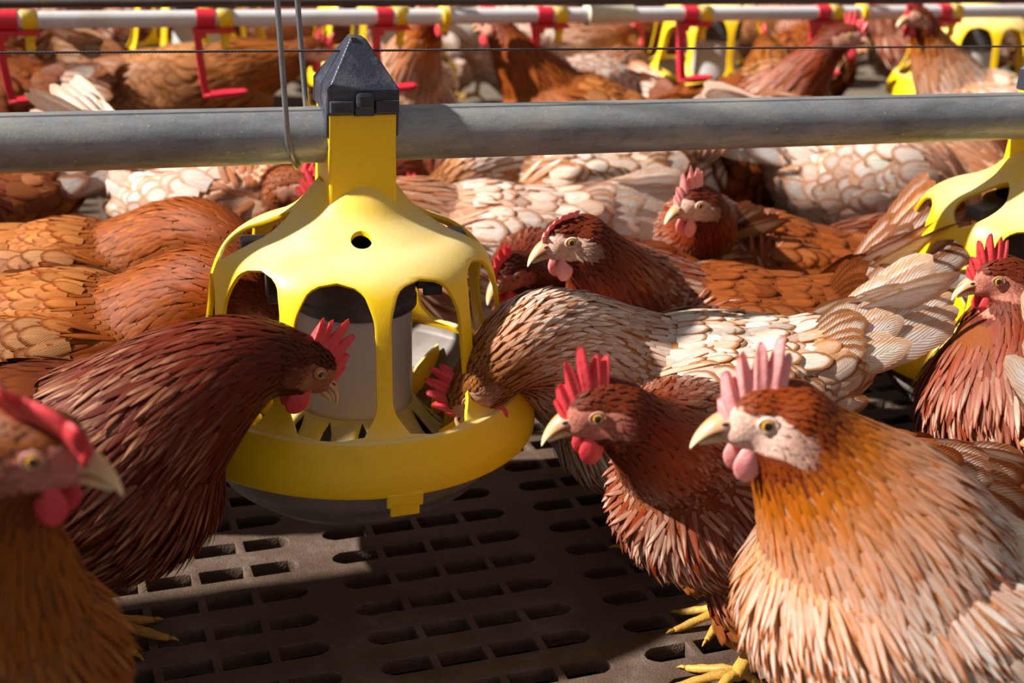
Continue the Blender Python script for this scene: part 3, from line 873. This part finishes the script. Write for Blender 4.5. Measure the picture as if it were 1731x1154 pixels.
def make_leg(root, hip, foot, yaw, sc, spread=1.0):
    """hip joint, foot centre on the slats"""
    bm = bmesh.new(); hip = Vector(hip); foot = Vector(foot)
    fw = Vector((math.cos(yaw), math.sin(yaw), 0)); lf = Vector((-fw.y, fw.x, 0))
    ankle = foot + Vector((0, 0, .012 * sc)) - fw * .004
    hock = ankle + (hip - ankle) * .62 - fw * .018 * sc
    pts = [hip, hip + (hock - hip) * .5, hock, ankle + (hock - ankle) * .5, ankle, ankle - Vector((0, 0, .004 * sc))]
    tube_bm(bm, pts, [.013 * sc, .0095 * sc, .0070 * sc, .0056 * sc, .0066 * sc, .0058 * sc], 12)
    for ang, L in ((-34, .044), (0, .055), (34, .042), (172, .020)):
        d = (fw * math.cos(R(ang * spread)) + lf * math.sin(R(ang * spread))); L *= sc
        P_ = [ankle, ankle + d * L * .22 + Vector((0, 0, .001)), ankle + d * L * .55 - Vector((0, 0, .003 * sc)), ankle + d * L * .85 - Vector((0, 0, .0075 * sc)), ankle + d * L - Vector((0, 0, .0085 * sc))]
        q = spline(P_, 11); rr = [.0056, .0054, .0046, .0050, .0042, .0037, .0042, .0036, .0031, .0030, .0022]
        tube_bm(bm, q, [x * sc for x in rr], 10)
        e = Vector(q[-1])
        tube_bm(bm, [e - d * .001, e + d * .004 * sc, e + d * .008 * sc - Vector((0, 0, .0022 * sc))], [.0020 * sc, .0015 * sc, .0004 * sc], 8)
    return from_bm('leg', bm, M['leg'], root, label='yellow scaly leg and foot')

HENS = []
def make_hen(label, pal, loc, heading, head, hyaw, hpitch, hroll=0, sc=1.0, pitch=8, zc=.155, comb='comb_red', comb_size=1.0, comb_lean=.0, seed=0,
             detail=True, tail_el=38, group=None, legs=True, face='FACE', folded=False, fat=1.0, foot_dx=0.0, neck_r=1.0, tail_len=1.0, neck_bend=1.0, fine=1.0):
    """loc = ground point under the body; head = world position of head centre, or None for a standard pose"""
    rng = np.random.default_rng(seed + 5)
    root = empty('hen', (loc[0], loc[1], 0), R(heading)); tag(root, label, 'chicken', group or 'brown hens')
    pal_ = PAL[pal]; var = pal_['var']
    Wm = Matrix.Translation((loc[0], loc[1], 0)) @ Matrix.Rotation(R(heading), 4, 'Z'); Wi = Wm.inverted()
    Bm = np_mat(Matrix.Translation((0, 0, zc * sc)) @ Matrix.Rotation(-R(pitch), 4, 'Y'))   # body frame: x forward
    b = lambda x, y, z: xf(Bm, np.array([x, y, z]) * sc)[0]
    hp = np.array((Wi @ Vector(head))[:]) if head is not None else None
    fd = Vector((math.cos(R(hyaw)) * math.cos(R(hpitch)), math.sin(R(hyaw)) * math.cos(R(hpitch)), math.sin(R(hpitch))))
    fd = (Wi.to_3x3() @ fd).normalized(); lt = Vector((0, 0, 1)).cross(fd).normalized(); up = fd.cross(lt)
    rr_ = Matrix.Rotation(R(hroll), 3, fd); lt = rr_ @ lt; up = rr_ @ up
    Hm = np.eye(4); Hm[:3, 0] = fd; Hm[:3, 1] = lt; Hm[:3, 2] = up; Hm[:3, 3] = hp
    f_, u_ = np.array(fd), np.array(up)
    # neck curve
    P0 = b(.060, 0, .018); P3 = hp - f_ * .010 * sc - u_ * .006 * sc
    dist = np.linalg.norm(P3 - P0)
    bf = nrm(b(.2, 0, .12) - b(0, 0, 0))
    back_dir = nrm(-(f_ * .55 + u_ * .85) if hpitch > -35 else -(f_ * .9 + u_ * .25))
    P1 = P0 + bf * dist * .42 * neck_bend; P2 = P3 + back_dir * dist * .36
    T = np.linspace(0, 1, 40)[:, None]
    NC = (1 - T) ** 3 * P0 + 3 * (1 - T) ** 2 * T * P1 + 3 * (1 - T) * T ** 2 * P2 + T ** 3 * P3
    # ellipsoids
    E = []
    def ell(c, r, rot=None): E.append((np.array(c), np.array(r), rot))
    Br = Bm[:3, :3]
    for c, r in (((0, 0, 0), (.125, .084, .080)), ((.045, 0, -.004), (.088, .080, .080)), ((-.055, 0, .006), (.095, .076, .068)), ((-.105, 0, .026), (.060, .052, .046)), ((-.135, 0, .040), (.036, .032, .030)), ((-.02, 0, -.025), (.09, .066, .062)), ((.070, 0, .012), (.062, .062, .064))):
        ell(b(*c), np.array(r) * sc * np.array([1, fat, fat]), Br)
    for s_ in (1, -1):
        for c, r in (((-.010, s_ * .060, .010), (.095, .030, .054)), ((.0, s_ * .040, -.062), (.045, .034, .045)), ((.002, s_ * .040, -.088), (.026, .022, .032))):
            ell(b(*c), np.array(r) * sc, Br)
    nr = np.interp(np.linspace(0, 1, 40), [0, .25, .55, .8, 1], [.064, .054, .040, .029, .0225]) * sc * neck_r
    nr[-6:] = np.minimum(nr[-6:], .030 * sc)
    for i in range(0, 40, 1): ell(NC[i], (nr[i],) * 3, None)
    H3 = Hm[:3, :3]
    for c, r in (((0, 0, 0), (.0255, .0175, .0210)), ((.008, 0, .004), (.0220, .0160, .0165)), ((.014, 0, -.004), (.0185, .0125, .0130)), ((.001, 0, -.010), (.0190, .0160, .0150)), ((.022, 0, -.002), (.0100, .0088, .0092)), ((-.008, 0, -.006), (.020, .0185, .020))):
        ell(hp + H3 @ (np.array(c) * sc), np.array(r) * sc, H3)
    v0, f0 = ico(3); V = []; F = []; off = 0
    for c, r, rot in E:
        v = v0 * r
        if rot is not None: v = v @ rot.T
        V.append(v + c); F.append(f0 + off); off += len(v)
    tmp = mesh_np('tmp', np.concatenate(V), None, None, F3=np.concatenate(F))
    rm = tmp.modifiers.new('r', 'REMESH'); rm.mode = 'VOXEL'; rm.voxel_size = .0031 * fine ** .5 if detail else .0055; rm.use_smooth_shade = True
    sm_ = tmp.modifiers.new('s', 'SMOOTH'); sm_.factor = .5; sm_.iterations = 6 if detail else 3
    dg = bpy.context.evaluated_depsgraph_get(); dg.update()
    me = bpy.data.meshes.new_from_object(tmp.evaluated_get(dg)); bpy.data.objects.remove(tmp)
    me.name = 'body'; n = len(me.vertices)
    co = np.empty(n * 3); me.vertices.foreach_get('co', co); co = co.reshape(-1, 3)
    no = np.empty(n * 3); me.vertices.foreach_get('normal', no); no = no.reshape(-1, 3)
    # spine for the flow field: tail .. body .. neck .. head .. beak
    sp = np.concatenate([[b(-.16, 0, .06), b(-.12, 0, .035), b(-.06, 0, .02), b(0, 0, .015)], NC[::3], [hp + f_ * .012 * sc, hp + f_ * .03 * sc]])
    reg = np.concatenate([[0, 0, 0, 0], np.ones(len(NC[::3])), [2, 2]])
    tg = nrm(np.gradient(sp, axis=0))
    def flow(pt):
        d2 = ((pt[:, None] - sp[None]) ** 2).sum(-1); w = np.exp(-d2 / (2 * (.018 * sc) ** 2) + (d2.min(1, keepdims=True)) / (2 * (.018 * sc) ** 2))
        return -nrm((w[..., None] * tg[None]).sum(1) / w.sum(1, keepdims=True)), d2.argmin(1)
    hl = (co - hp) @ H3 / sc            # head-local
    bl = ((co - Bm[:3, 3]) @ Br) / sc   # body-local
    # face mask: bare skin round the eye, cheeks, base of the beak
    def facefn(h):
        a = ((h[:, 0] - .010) / .0165) ** 2 + ((h[:, 2] + .0035) / .0125) ** 2
        fwd_ = (h[:, 0] > .016) & (h[:, 2] < .011)
        rear = ((h[:, 0] + .006) / .010) ** 2 + ((h[:, 2] + .008) / .0095) ** 2
        return ((a < 1) | fwd_ | (rear < 1)) & (np.abs(h[:, 1]) > .0) & (h[:, 0] > -.018) & (np.abs(h[:, 0]) < .06) & (np.abs(h[:, 2]) < .03) & (np.abs(h[:, 1]) < .03)
    fm = facefn(hl)
    ca = np.ones((n, 4)); ca[:, :3] = np.array(pal_['fluff'][1])
    nk = (np.linalg.norm(co - hp, axis=1) < .05 * sc); ca[nk, :3] = np.array(pal_['head'][1])
    fc = {'FACE': S('D8A48E'), 'PALE': S('F2CDBC'), 'DARK': S('A4664E'), 'RED': S('C9806E')}[face]
    bk_ = np.clip((.006 - hl[fm, 0]) / .018, 0, 1)[:, None] * .75   # cheeks turn to feather colour towards the ear
    ca[fm, :3] = (np.array(fc) * (1 - bk_) + (np.array(fc) * .35 + np.array(pal_['head'][0]) * .65) * bk_) * np.exp(rng.normal(0, .12, (fm.sum(), 1)))
    a = me.color_attributes.new('ca', 'FLOAT_COLOR', 'POINT'); a.data.foreach_set('color', ca.astype(np.float32).ravel())
    me.materials.clear(); me.materials.append(M['body'])
    for p in me.polygons: p.use_smooth = True
    bo = bpy.data.objects.new('body', me); link(bo, root)
    # ---- feathers
    dd = np.linalg.norm(co - hp, axis=1) / sc
    fl, arg = flow(co); rg = reg[arg]
    isneck = rg == 1
    tneck = np.where(isneck, (arg - 4) / 14.0, np.where(rg == 2, 1, 0))
    wing = (np.abs(bl[:, 1]) > .046) & (bl[:, 2] > -.045) & (bl[:, 2] < .060) & (bl[:, 0] > -.125) & (bl[:, 0] < .062) & (np.abs(no @ Br[:, 1]) > .45)
    neckd = np.linalg.norm(co[:, None] - NC[None, 8:], axis=2).min(1)
    wing &= neckd > .062 * sc
    head_f = (dd < .034); fade = np.clip((dd - .020) / .07, 0, 1)
    k = .0 if detail else 1.0
    spc = np.where(head_f, .0029 + .0015 * k, np.where(isneck, .0038 + .0020 * fade + .0035 * k, np.where(wing, .0098 + .002 * k, .0074 + .004 * k))) * sc * fine; spc = np.maximum(spc, .0027)
    ok = ~fm & ~((hl[:, 0] > .022) & (dd < .07))
    # the comb base stays free
    ids = np.where(ok)[0]
    ids = ids[poisson(co[ids], spc[ids], rng)]
    p, nn, t = co[ids], no[ids], fl[ids]; N = len(ids)
    hf, nf, wf = head_f[ids], isneck[ids] & ~head_f[ids], wing[ids] & ~isneck[ids]
    bf_ = bl[ids]; fd_ = fade[ids]
    low = (bf_[:, 2] < -.02)
    down = np.zeros_like(t); down[:, 2] = -1
    t = np.where(nf[:, None], t + down * .10, np.where(low[:, None], t + down * .35, t + down * .12))
    t = t + rng.normal(0, .10, (N, 3)) * np.where(hf, .5, 1)[:, None]
    L = np.where(hf, .0070, np.where(nf, .012 + .018 * fd_ + np.where(fd_ > .92, .006, 0), np.where(wf, .032, .027))) * sc * np.exp(rng.normal(0, .10, N))
    W = np.where(hf, .0019, np.where(nf, .0019 + .0011 * fd_, np.where(wf, .0098, .0076))) * sc * np.exp(rng.normal(0, .08, N))
    L = np.where(bf_[:, 2] < -.055, L * .6, L)
    W = W * fine; L = L * fine ** .6
    if not detail: W = W * 1.45; L = L * 1.2
    lift = np.where(hf, .09, np.where(nf, .09, .125)) + rng.normal(0, .03, N); curl = lift * .75 + .04
    pt = np.where(hf | nf, 1.0, np.where(low, .35, .1))
    cA = np.zeros((N, 4)); cB = np.zeros((N, 4))
    rump = (bf_[:, 0] < -.10) | (bf_[:, 2] < -.055)
    brst = (bf_[:, 0] > .03) & (bf_[:, 2] < -.015)
    for mask, key in ((np.ones(N, bool), 'back'), (brst, 'breast'), (rump, 'fluff'), (wf, 'wing'), (nf, 'neck'), (hf, 'head')):
        A_, B_ = jitter_cols(pal_[key], N, rng, var); cA[mask] = A_[mask]; cB[mask] = B_[mask]
    # pale streaks grow towards the lower neck and differ from feather to feather
    g_ = np.clip((np.linalg.norm(p - hp, axis=1) / sc - (.02 if pal == 'cream' else .05)) / (.05 if pal == 'cream' else .10), 0, 1)[:, None]
    amt = g_ * np.clip(rng.normal({'rust': .45, 'dark': .30, 'tan': .4, 'orange': .6, 'gold': 1.0, 'cream': .95, 'pale': .9}[pal], .28, (N, 1)), 0, 1)
    amt = np.where(nf[:, None], amt, np.clip(rng.normal(.85, .22, (N, 1)), .1, 1))
    cA[:, :3] = cB[:, :3] * 1.12 * (1 - amt) + cA[:, :3] * amt
    # upper neck runs into the darker head colour, streaks only lower down
    upn = nf & (fd_ < .5); q = (fd_[upn] / .5)[:, None]; hc, hb = jitter_cols(pal_['head'], upn.sum(), rng, var)
    cA[upn] = cA[upn] * q ** 1.5 + hc * (1 - q ** 1.5); cB[upn] = cB[upn] * q + hb * (1 - q)
    body_ids = ~wf
    fbn = FeatherBin(); sel = body_ids
    fbn.add(p[sel], nn[sel], t[sel], L[sel], W[sel], lift[sel], curl[sel], pt[sel], cA[sel], cB[sel], base=np.where(hf | nf, .0010, .0022)[sel][:, None])
    if detail:   # short bristly feathers grade from the bare face into the cheek and ear
        fi = np.where(fm & (hl[:, 0] < .007) & (hl[:, 2] < .004))[0]
        if len(fi):
            fi = fi[poisson(co[fi], np.full(len(fi), .0026) * sc, rng)]; x_ = hl[fi, 0]
            keep = rng.random(len(fi)) < np.clip((.010 - x_) / .014, .15, 1); fi = fi[keep]; nF = len(fi)
            mixf = np.clip((.004 - hl[fi, 0]) / .02, 0, 1)[:, None] * .85
            a1, b1 = jitter_cols(pal_['head'], nF, rng, var); cf = np.concatenate([np.array(fc)[None] * np.ones((nF, 1)) * .8, np.ones((nF, 1))], 1)
            cc = cf * (1 - mixf) + b1 * mixf; cc[:, 3] = 1
            fbn.add(co[fi], no[fi], fl[fi] + rng.normal(0, .25, (nF, 3)), np.full(nF, .0062) * sc, np.full(nF, .0013) * sc, np.full(nF, .10), np.full(nF, .06), np.ones(nF), cc, cc * np.array([.85, .8, .78, 1]), base=.0004)
    fbn.build('plumage', root)
    for s_ in (1, -1):
        sel = wf & (np.sign(bf_[:, 1]) == s_)
        wb = FeatherBin(); wb.add(p[sel], nn[sel], t[sel] + down[sel] * -.1, L[sel], W[sel], lift[sel] + .05, curl[sel], pt[sel], cA[sel], cB[sel], base=.0042)
        # flight feathers lying along the flank
        m_ = 11; pp_, nn_, tt_, LL_, WW_ = [], [], [], [], []
        for i in range(m_):
            u = i / (m_ - 1)
            x, z = .020 - .085 * u, -.030 + .040 * u
            yy = .083 * fat - .012 * u
            pp_.append(b(x, s_ * yy, z)); nn_.append(Br @ nrm(np.array([-.10 - .1 * u, s_ * 1.0, .25]))); tt_.append(Br @ np.array([-1, -s_ * .20, .02 + .22 * (1 - u)])); LL_.append(.112 - .020 * u); WW_.append(.0145)
        A_, B_ = jitter_cols(pal_['wing'], m_, rng, var)
        wb.add(np.array(pp_), np.array(nn_), np.array(tt_), np.array(LL_) * sc, np.array(WW_) * sc, np.full(m_, .06), np.full(m_, .12), np.full(m_, .25), A_, B_)
        if wb.a: wb.build('wing', root)
    # tail: two leaves of stiff feathers meeting like a tent
    tb = FeatherBin(); el0 = R(tail_el)
    for s_ in (1, -1):
        for layer, (m_, Lb, Wb, key) in enumerate(((8, .125 * tail_len, .0165, 'tail'), (7, .085 * tail_len, .0150, 'tail'), (8, .058, .0135, 'wing'))):
            pp_, nn_, tt_ = [], [], []
            for i in range(m_):
                u = i / (m_ - 1); e = el0 + R(-15 + 27 * u)
                d = np.array([-math.cos(e), s_ * (.08 + .16 * (1 - u)), math.sin(e)])
                nv_ = np.array([-.1 * math.sin(e), s_ * 1.0, .18 + .5 * u ** 3])
                pp_.append(b(-.118 - .006 * layer * 0 + .012 * layer - .014 * u, s_ * (.012 + .004 * layer + .018 * (1 - u)), .030 + .026 * u)); nn_.append(Br @ nrm(nv_)); tt_.append(Br @ d)
            A_, B_ = jitter_cols(pal_[key], m_, rng, var * .7)
            tb.add(np.array(pp_), np.array(nn_), np.array(tt_), np.full(m_, Lb) * sc * np.exp(rng.normal(0, .05, m_)), np.full(m_, Wb) * sc, np.full(m_, .05 + .05 * layer), np.full(m_, .08), np.full(m_, .15), A_, B_, camber=.12, base=.002 * layer)
    tb.build('tail', root)
    make_head(root, Hm, sc, M['lid_pale' if face == 'PALE' else 'lid'], M[comb], comb_size, comb_lean, seed, detail, folded)
    if legs:
        for s_ in (1, -1):
            hip = b(.002, s_ * .040, -.088)
            make_leg(root, hip, (hip[0] + .016 * s_ + foot_dx, hip[1] + s_ * .004, 0), R(-6 * s_), sc)
    return root

def W(px, py, D): return at(px, py, D=D)
# ---- the hens near the feeder
make_hen('tan and white speckled hen standing large at the front right, pale pink comb upright', 'gold', (.298, .765), 197, W(1305, 704, .80), 194, -2, sc=1.10, pitch=30, zc=.150, fine=.75,
         comb='comb_pink', comb_size=1.25, seed=1, face='PALE', neck_r=1.15, neck_bend=.75)
make_hen('rust hen with red comb between the feeder and the large speckled hen, beak pointing left', 'rust', (.212, .955), 197, W(1020, 690, .875), 198, -12, sc=.98, pitch=14, zc=.158, fine=.82,
         comb='comb_red', comb_size=1.25, tail_el=4, seed=2, face='RED', foot_dx=-.01, neck_bend=.8)
make_hen('hen at the lower left corner with drooping red comb and tan breast', 'tan', (-.325, .60), 335, W(50, 755, .62), 354, -8, sc=1.0, pitch=24, zc=.200, fine=.8,
         comb='comb_red', comb_size=2.1, comb_lean=-.75, folded=True, seed=3, face='RED', neck_bend=.7)
make_hen('dark red-brown hen on the left lowering its beak to the front of the feeder', 'dark', (-.355, .88), 4, W(508, 612, 1.03), 26, -40, sc=1.05, fine=.85, pitch=6, zc=.168,
         comb='comb_red', comb_size=1.15, seed=4, face='DARK', neck_r=1.1, neck_bend=.8)
make_hen('orange-brown hen on the left behind the dark hen, head inside the feeder', 'orange', (-.43, 1.165), 2, W(452, 525, 1.20), -10, -62, sc=1.08, pitch=0, zc=.140, seed=5, face='RED')
make_hen('brown hen at left edge behind the orange-brown hen, reaching towards the feeder', 'orange', (-.50, 1.39), 4, W(440, 440, 1.38), -10, -50, sc=1.0, pitch=2, zc=.140, seed=6)
make_hen('cream and brown flecked hen eating from the feeder, pale tail raised to the right', 'cream', (.175, 1.16), 183, W(802, 650, 1.12), 190, -68, sc=1.05, pitch=-6, zc=.138,
         comb='comb_red', comb_size=.95, seed=7, face='FACE', tail_el=34, tail_len=1.0, neck_r=1.15)
make_hen('rust hen in mid-ground right of the feeder, small pink comb, facing left with tail raised', 'rust', (.225, 1.345), 183, W(968, 402, 1.27), 207, -10, sc=1.08, pitch=0, zc=.125,
         comb='comb_pink', comb_size=.5, comb_lean=.9, seed=8, face='PALE', tail_el=50, tail_len=1.3, neck_r=1.1, neck_bend=.9)
make_hen('dark hen half hidden behind the right ribs of the feeder', 'dark', (.10, 1.47), 200, W(862, 458, 1.38), 235, -20, sc=.95, pitch=4, zc=.140, seed=9, face='RED', comb_size=.8)
make_hen('red-brown hen at the right edge with pinkish red comb, beside the second feeder', 'rust', (.525, 1.14), 168, W(1690, 468, 1.22), 190, -10, sc=1.0, pitch=22, zc=.145, comb='comb_red', comb_size=1.1, seed=10, face='RED', neck_bend=.7)
make_hen('hen at the right edge showing only pale wing and tail feathers', 'cream', (.605, .985), 8, (.775, 1.0, .22), 0, -20, sc=1.0, pitch=0, zc=.165, seed=11, tail_el=60)
make_hen('hen with white face and pink comb standing behind the rust mid-ground hen', 'rust', (.31, 1.58), 180, W(1178, 343, 1.48), 215, -6, sc=1.0, pitch=8, zc=.140, comb='comb_pink', comb_size=1.15, seed=12, face='PALE', tail_el=20)
# unseen hen added past the left edge to throw shade on the slats
make_hen('orange-brown hen standing to the left of the dark red-brown hen at the feeder', 'orange', (-.66, .70), 15, (-.50, .72, .33), 10, -5, sc=1.05, pitch=12, zc=.17, seed=41, detail=False)
# ---- hens in the middle distance
make_hen('hen with pale tail pointing up left, behind the brown hens at left', 'pale', (-.37, 1.64), -8, W(505, 312, 1.62), -20, -20, sc=1.05, pitch=0, zc=.155, seed=13, detail=False, tail_el=42, tail_len=1.2)
make_hen('reddish hen at the left edge below the grey pipe', 'rust', (-.74, 1.62), 185, W(-120, 300, 1.6), 180, -20, sc=1.0, zc=.150, seed=14, detail=False, pitch=0)
make_hen('hen with reddish scalloped back right behind the yellow column', 'pale', (-.05, 1.62), 196, W(560, 330, 1.6), 190, -30, sc=1.08, zc=.130, seed=15, detail=False, pitch=0, tail_el=15)
make_hen('pale hen with raised cream tail behind the feeder, below the grey pipe', 'cream', (.055, 1.84), 188, W(720, 330, 1.78), 190, -40, sc=1.05, zc=.145, seed=16, detail=False, pitch=-2, tail_el=42, tail_len=1.15)
make_hen('large whitish hen below the grey pipe at right', 'pale', (.55, 1.92), 4, W(1760, 330, 1.9), 0, -30, sc=1.2, zc=.150, seed=17, detail=False, pitch=-4, tail_el=20)
make_hen('brown hen facing right beneath the grey pipe at the right edge', 'rust', (.68, 2.22), 2, W(1722, 272, 2.12), -15, -10, sc=1.08, zc=.155, seed=18, detail=False, pitch=4, tail_el=20)
make_hen('dark hen with low back between the white-faced hen and the second feeder', 'dark', (.60, 1.70), 195, W(1290, 410, 1.66), 190, -30, sc=.95, zc=.115, seed=19, detail=False, pitch=0, tail_el=12)
make_hen('brown hen with a cream tail under the grey pipe just right of the yellow column', 'rust', (-.10, 2.0), 186, W(640, 290, 1.95), 180, -20, sc=1.0, zc=.14, seed=20, detail=False, tail_el=48)
make_hen('brown hen standing right of the pale hen under the grey pipe, rump towards the camera', 'rust', (.33, 2.06), 70, W(1225, 240, 2.2), 80, 0, sc=1.05, zc=.15, seed=21, detail=False, tail_el=35)
# ---- the crowd behind: prototypes of different poses, then copies
def proto_hen(label, pal, head, hy, hp_, **kw):
    return make_hen(label, pal, (0, 0), 0, head, hy, hp_, detail=False, **kw)
crowd = []
SPECS = [('rust', (.165, .01, .335), 15, -5, dict(seed=31, pitch=14, zc=.165)), ('dark', (.20, .0, .20), -10, -40, dict(seed=32, pitch=0, zc=.165)),
         ('pale', (.19, .02, .22), 20, -30, dict(seed=33, pitch=-2, zc=.165, tail_el=45)), ('orange', (.15, -.02, .32), -40, -8, dict(seed=34, pitch=16, zc=.17)),
         ('gold', (.16, .03, .34), 30, 0, dict(seed=35, pitch=14, zc=.17)), ('tan', (.20, .01, .25), 5, -20, dict(seed=36, pitch=4, zc=.17)), ('rust', (.21, -.02, .16), 10, -60, dict(seed=37, pitch=-6, zc=.165, tail_el=48))]
WORDS = {'rust': 'rust-brown', 'dark': 'dark red-brown', 'pale': 'pale cream and tan', 'orange': 'orange-brown', 'gold': 'tan and white', 'tan': 'tan'}
POSE = ['with raised head', 'with lowered head', 'with raised pale tail', 'looking aside', 'standing tall', 'walking level', 'pecking down']
# (photo x of the body, depth, heading, prototype)
SPOTS = [(-30, 2.30, 170, 0), (110, 2.34, 8, 5), (455, 2.42, 285, 4), (690, 2.40, 60, 2), (850, 2.26, 190, 3), (1010, 2.52, 12, 2), (1080, 2.20, 80, 5), (1210, 2.50, 175, 4), (1245, 2.34, -40, 0),
         (1400, 2.40, 200, 2), (1510, 2.52, 95, 0), (1800, 2.40, 190, 1), (90, 2.72, 20, 0), (250, 3.1, 190, 6), (560, 2.75, 5, 1), (640, 2.95, 160, 2), (800, 2.80, 200, 0), (930, 2.90, 260, 3), (1130, 3.05, 10, 5),
         (1330, 2.82, 185, 0), (1480, 2.95, 30, 2), (1760, 2.85, 170, 4), (-60, 3.1, 10, 3), (190, 3.2, 170, 2), (420, 3.25, 60, 0), (570, 3.4, 190, 5), (760, 3.3, 10, 1), (900, 3.45, 185, 4), (1040, 3.3, 200, 0),
         (1180, 3.5, 20, 2), (1370, 3.35, 90, 1), (1520, 3.5, 190, 0), (1680, 3.4, 15, 5), (1820, 3.5, 180, 0), (50, 3.8, 10, 5), (320, 3.85, 190, 0), (520, 3.95, 80, 4), (700, 3.9, 175, 1), (870, 4.0, 20, 2), (1060, 3.95, 190, 5),
         (1250, 4.05, 10, 0), (1450, 4.0, 170, 3), (1630, 4.1, 30, 1), (1800, 4.0, 200, 2)]
LAND = [(0, 'at the far left'), (150, 'left of the second drinker'), (330, 'around the second drinker'), (500, 'behind the wire hanger'), (600, 'behind the dark blue cap'), (740, 'right of the dark blue cap'), (880, 'around the fourth drinker'),
        (1000, 'below the beige sleeve'), (1130, 'around the fifth drinker'), (1240, 'right of the fifth drinker'), (1370, 'around the sixth drinker'), (1480, 'by the right hanger ring'), (1600, 'around the rightmost drinker'), (1750, 'at the far right')]
protos = {}
rg_ = random.Random(4)
PT = [[*at(px, 100, D=D_).to_2d()] for px, D_, hd, k in SPOTS]
fixed = [(o.location.x, o.location.y) for o in COL.objects if o.parent is None and o.name.startswith(('hen', 'feeder'))]
for _ in range(160):
    for i, p_ in enumerate(PT):
        for q_ in PT[:i] + fixed:
            dx, dy = p_[0] - q_[0], p_[1] - q_[1]; d_ = math.hypot(dx, dy)
            if 1e-6 < d_ < .37: p_[0] += dx / d_ * (.37 - d_) * .25; p_[1] += dy / d_ * (.37 - d_) * .5
for (px, D_, hd, k), w in zip(SPOTS, PT):
    pal, hloc, hy, hp_, kw = SPECS[k]
    if k not in protos:
        o = proto_hen('x', pal, hloc, hy, hp_, **kw); protos[k] = o
    else: o = copy_tree(protos[k])
    row = 'close to the white pipe' if D_ < 2.6 else 'one row back' if D_ < 3.05 else 'two rows back' if D_ < 3.7 else 'rearmost'
    land = min(LAND, key=lambda q: abs(q[0] - px))[1]
    o.location = (w[0], w[1], 0); o.rotation_euler.z = R(hd + rg_.uniform(-8, 8)); o.scale = (1.05,) * 3
    o['label'] = '%s hen %s, %s' % (WORDS[pal], land, row)
    o['group'] = 'blurred hens behind the drinker line'
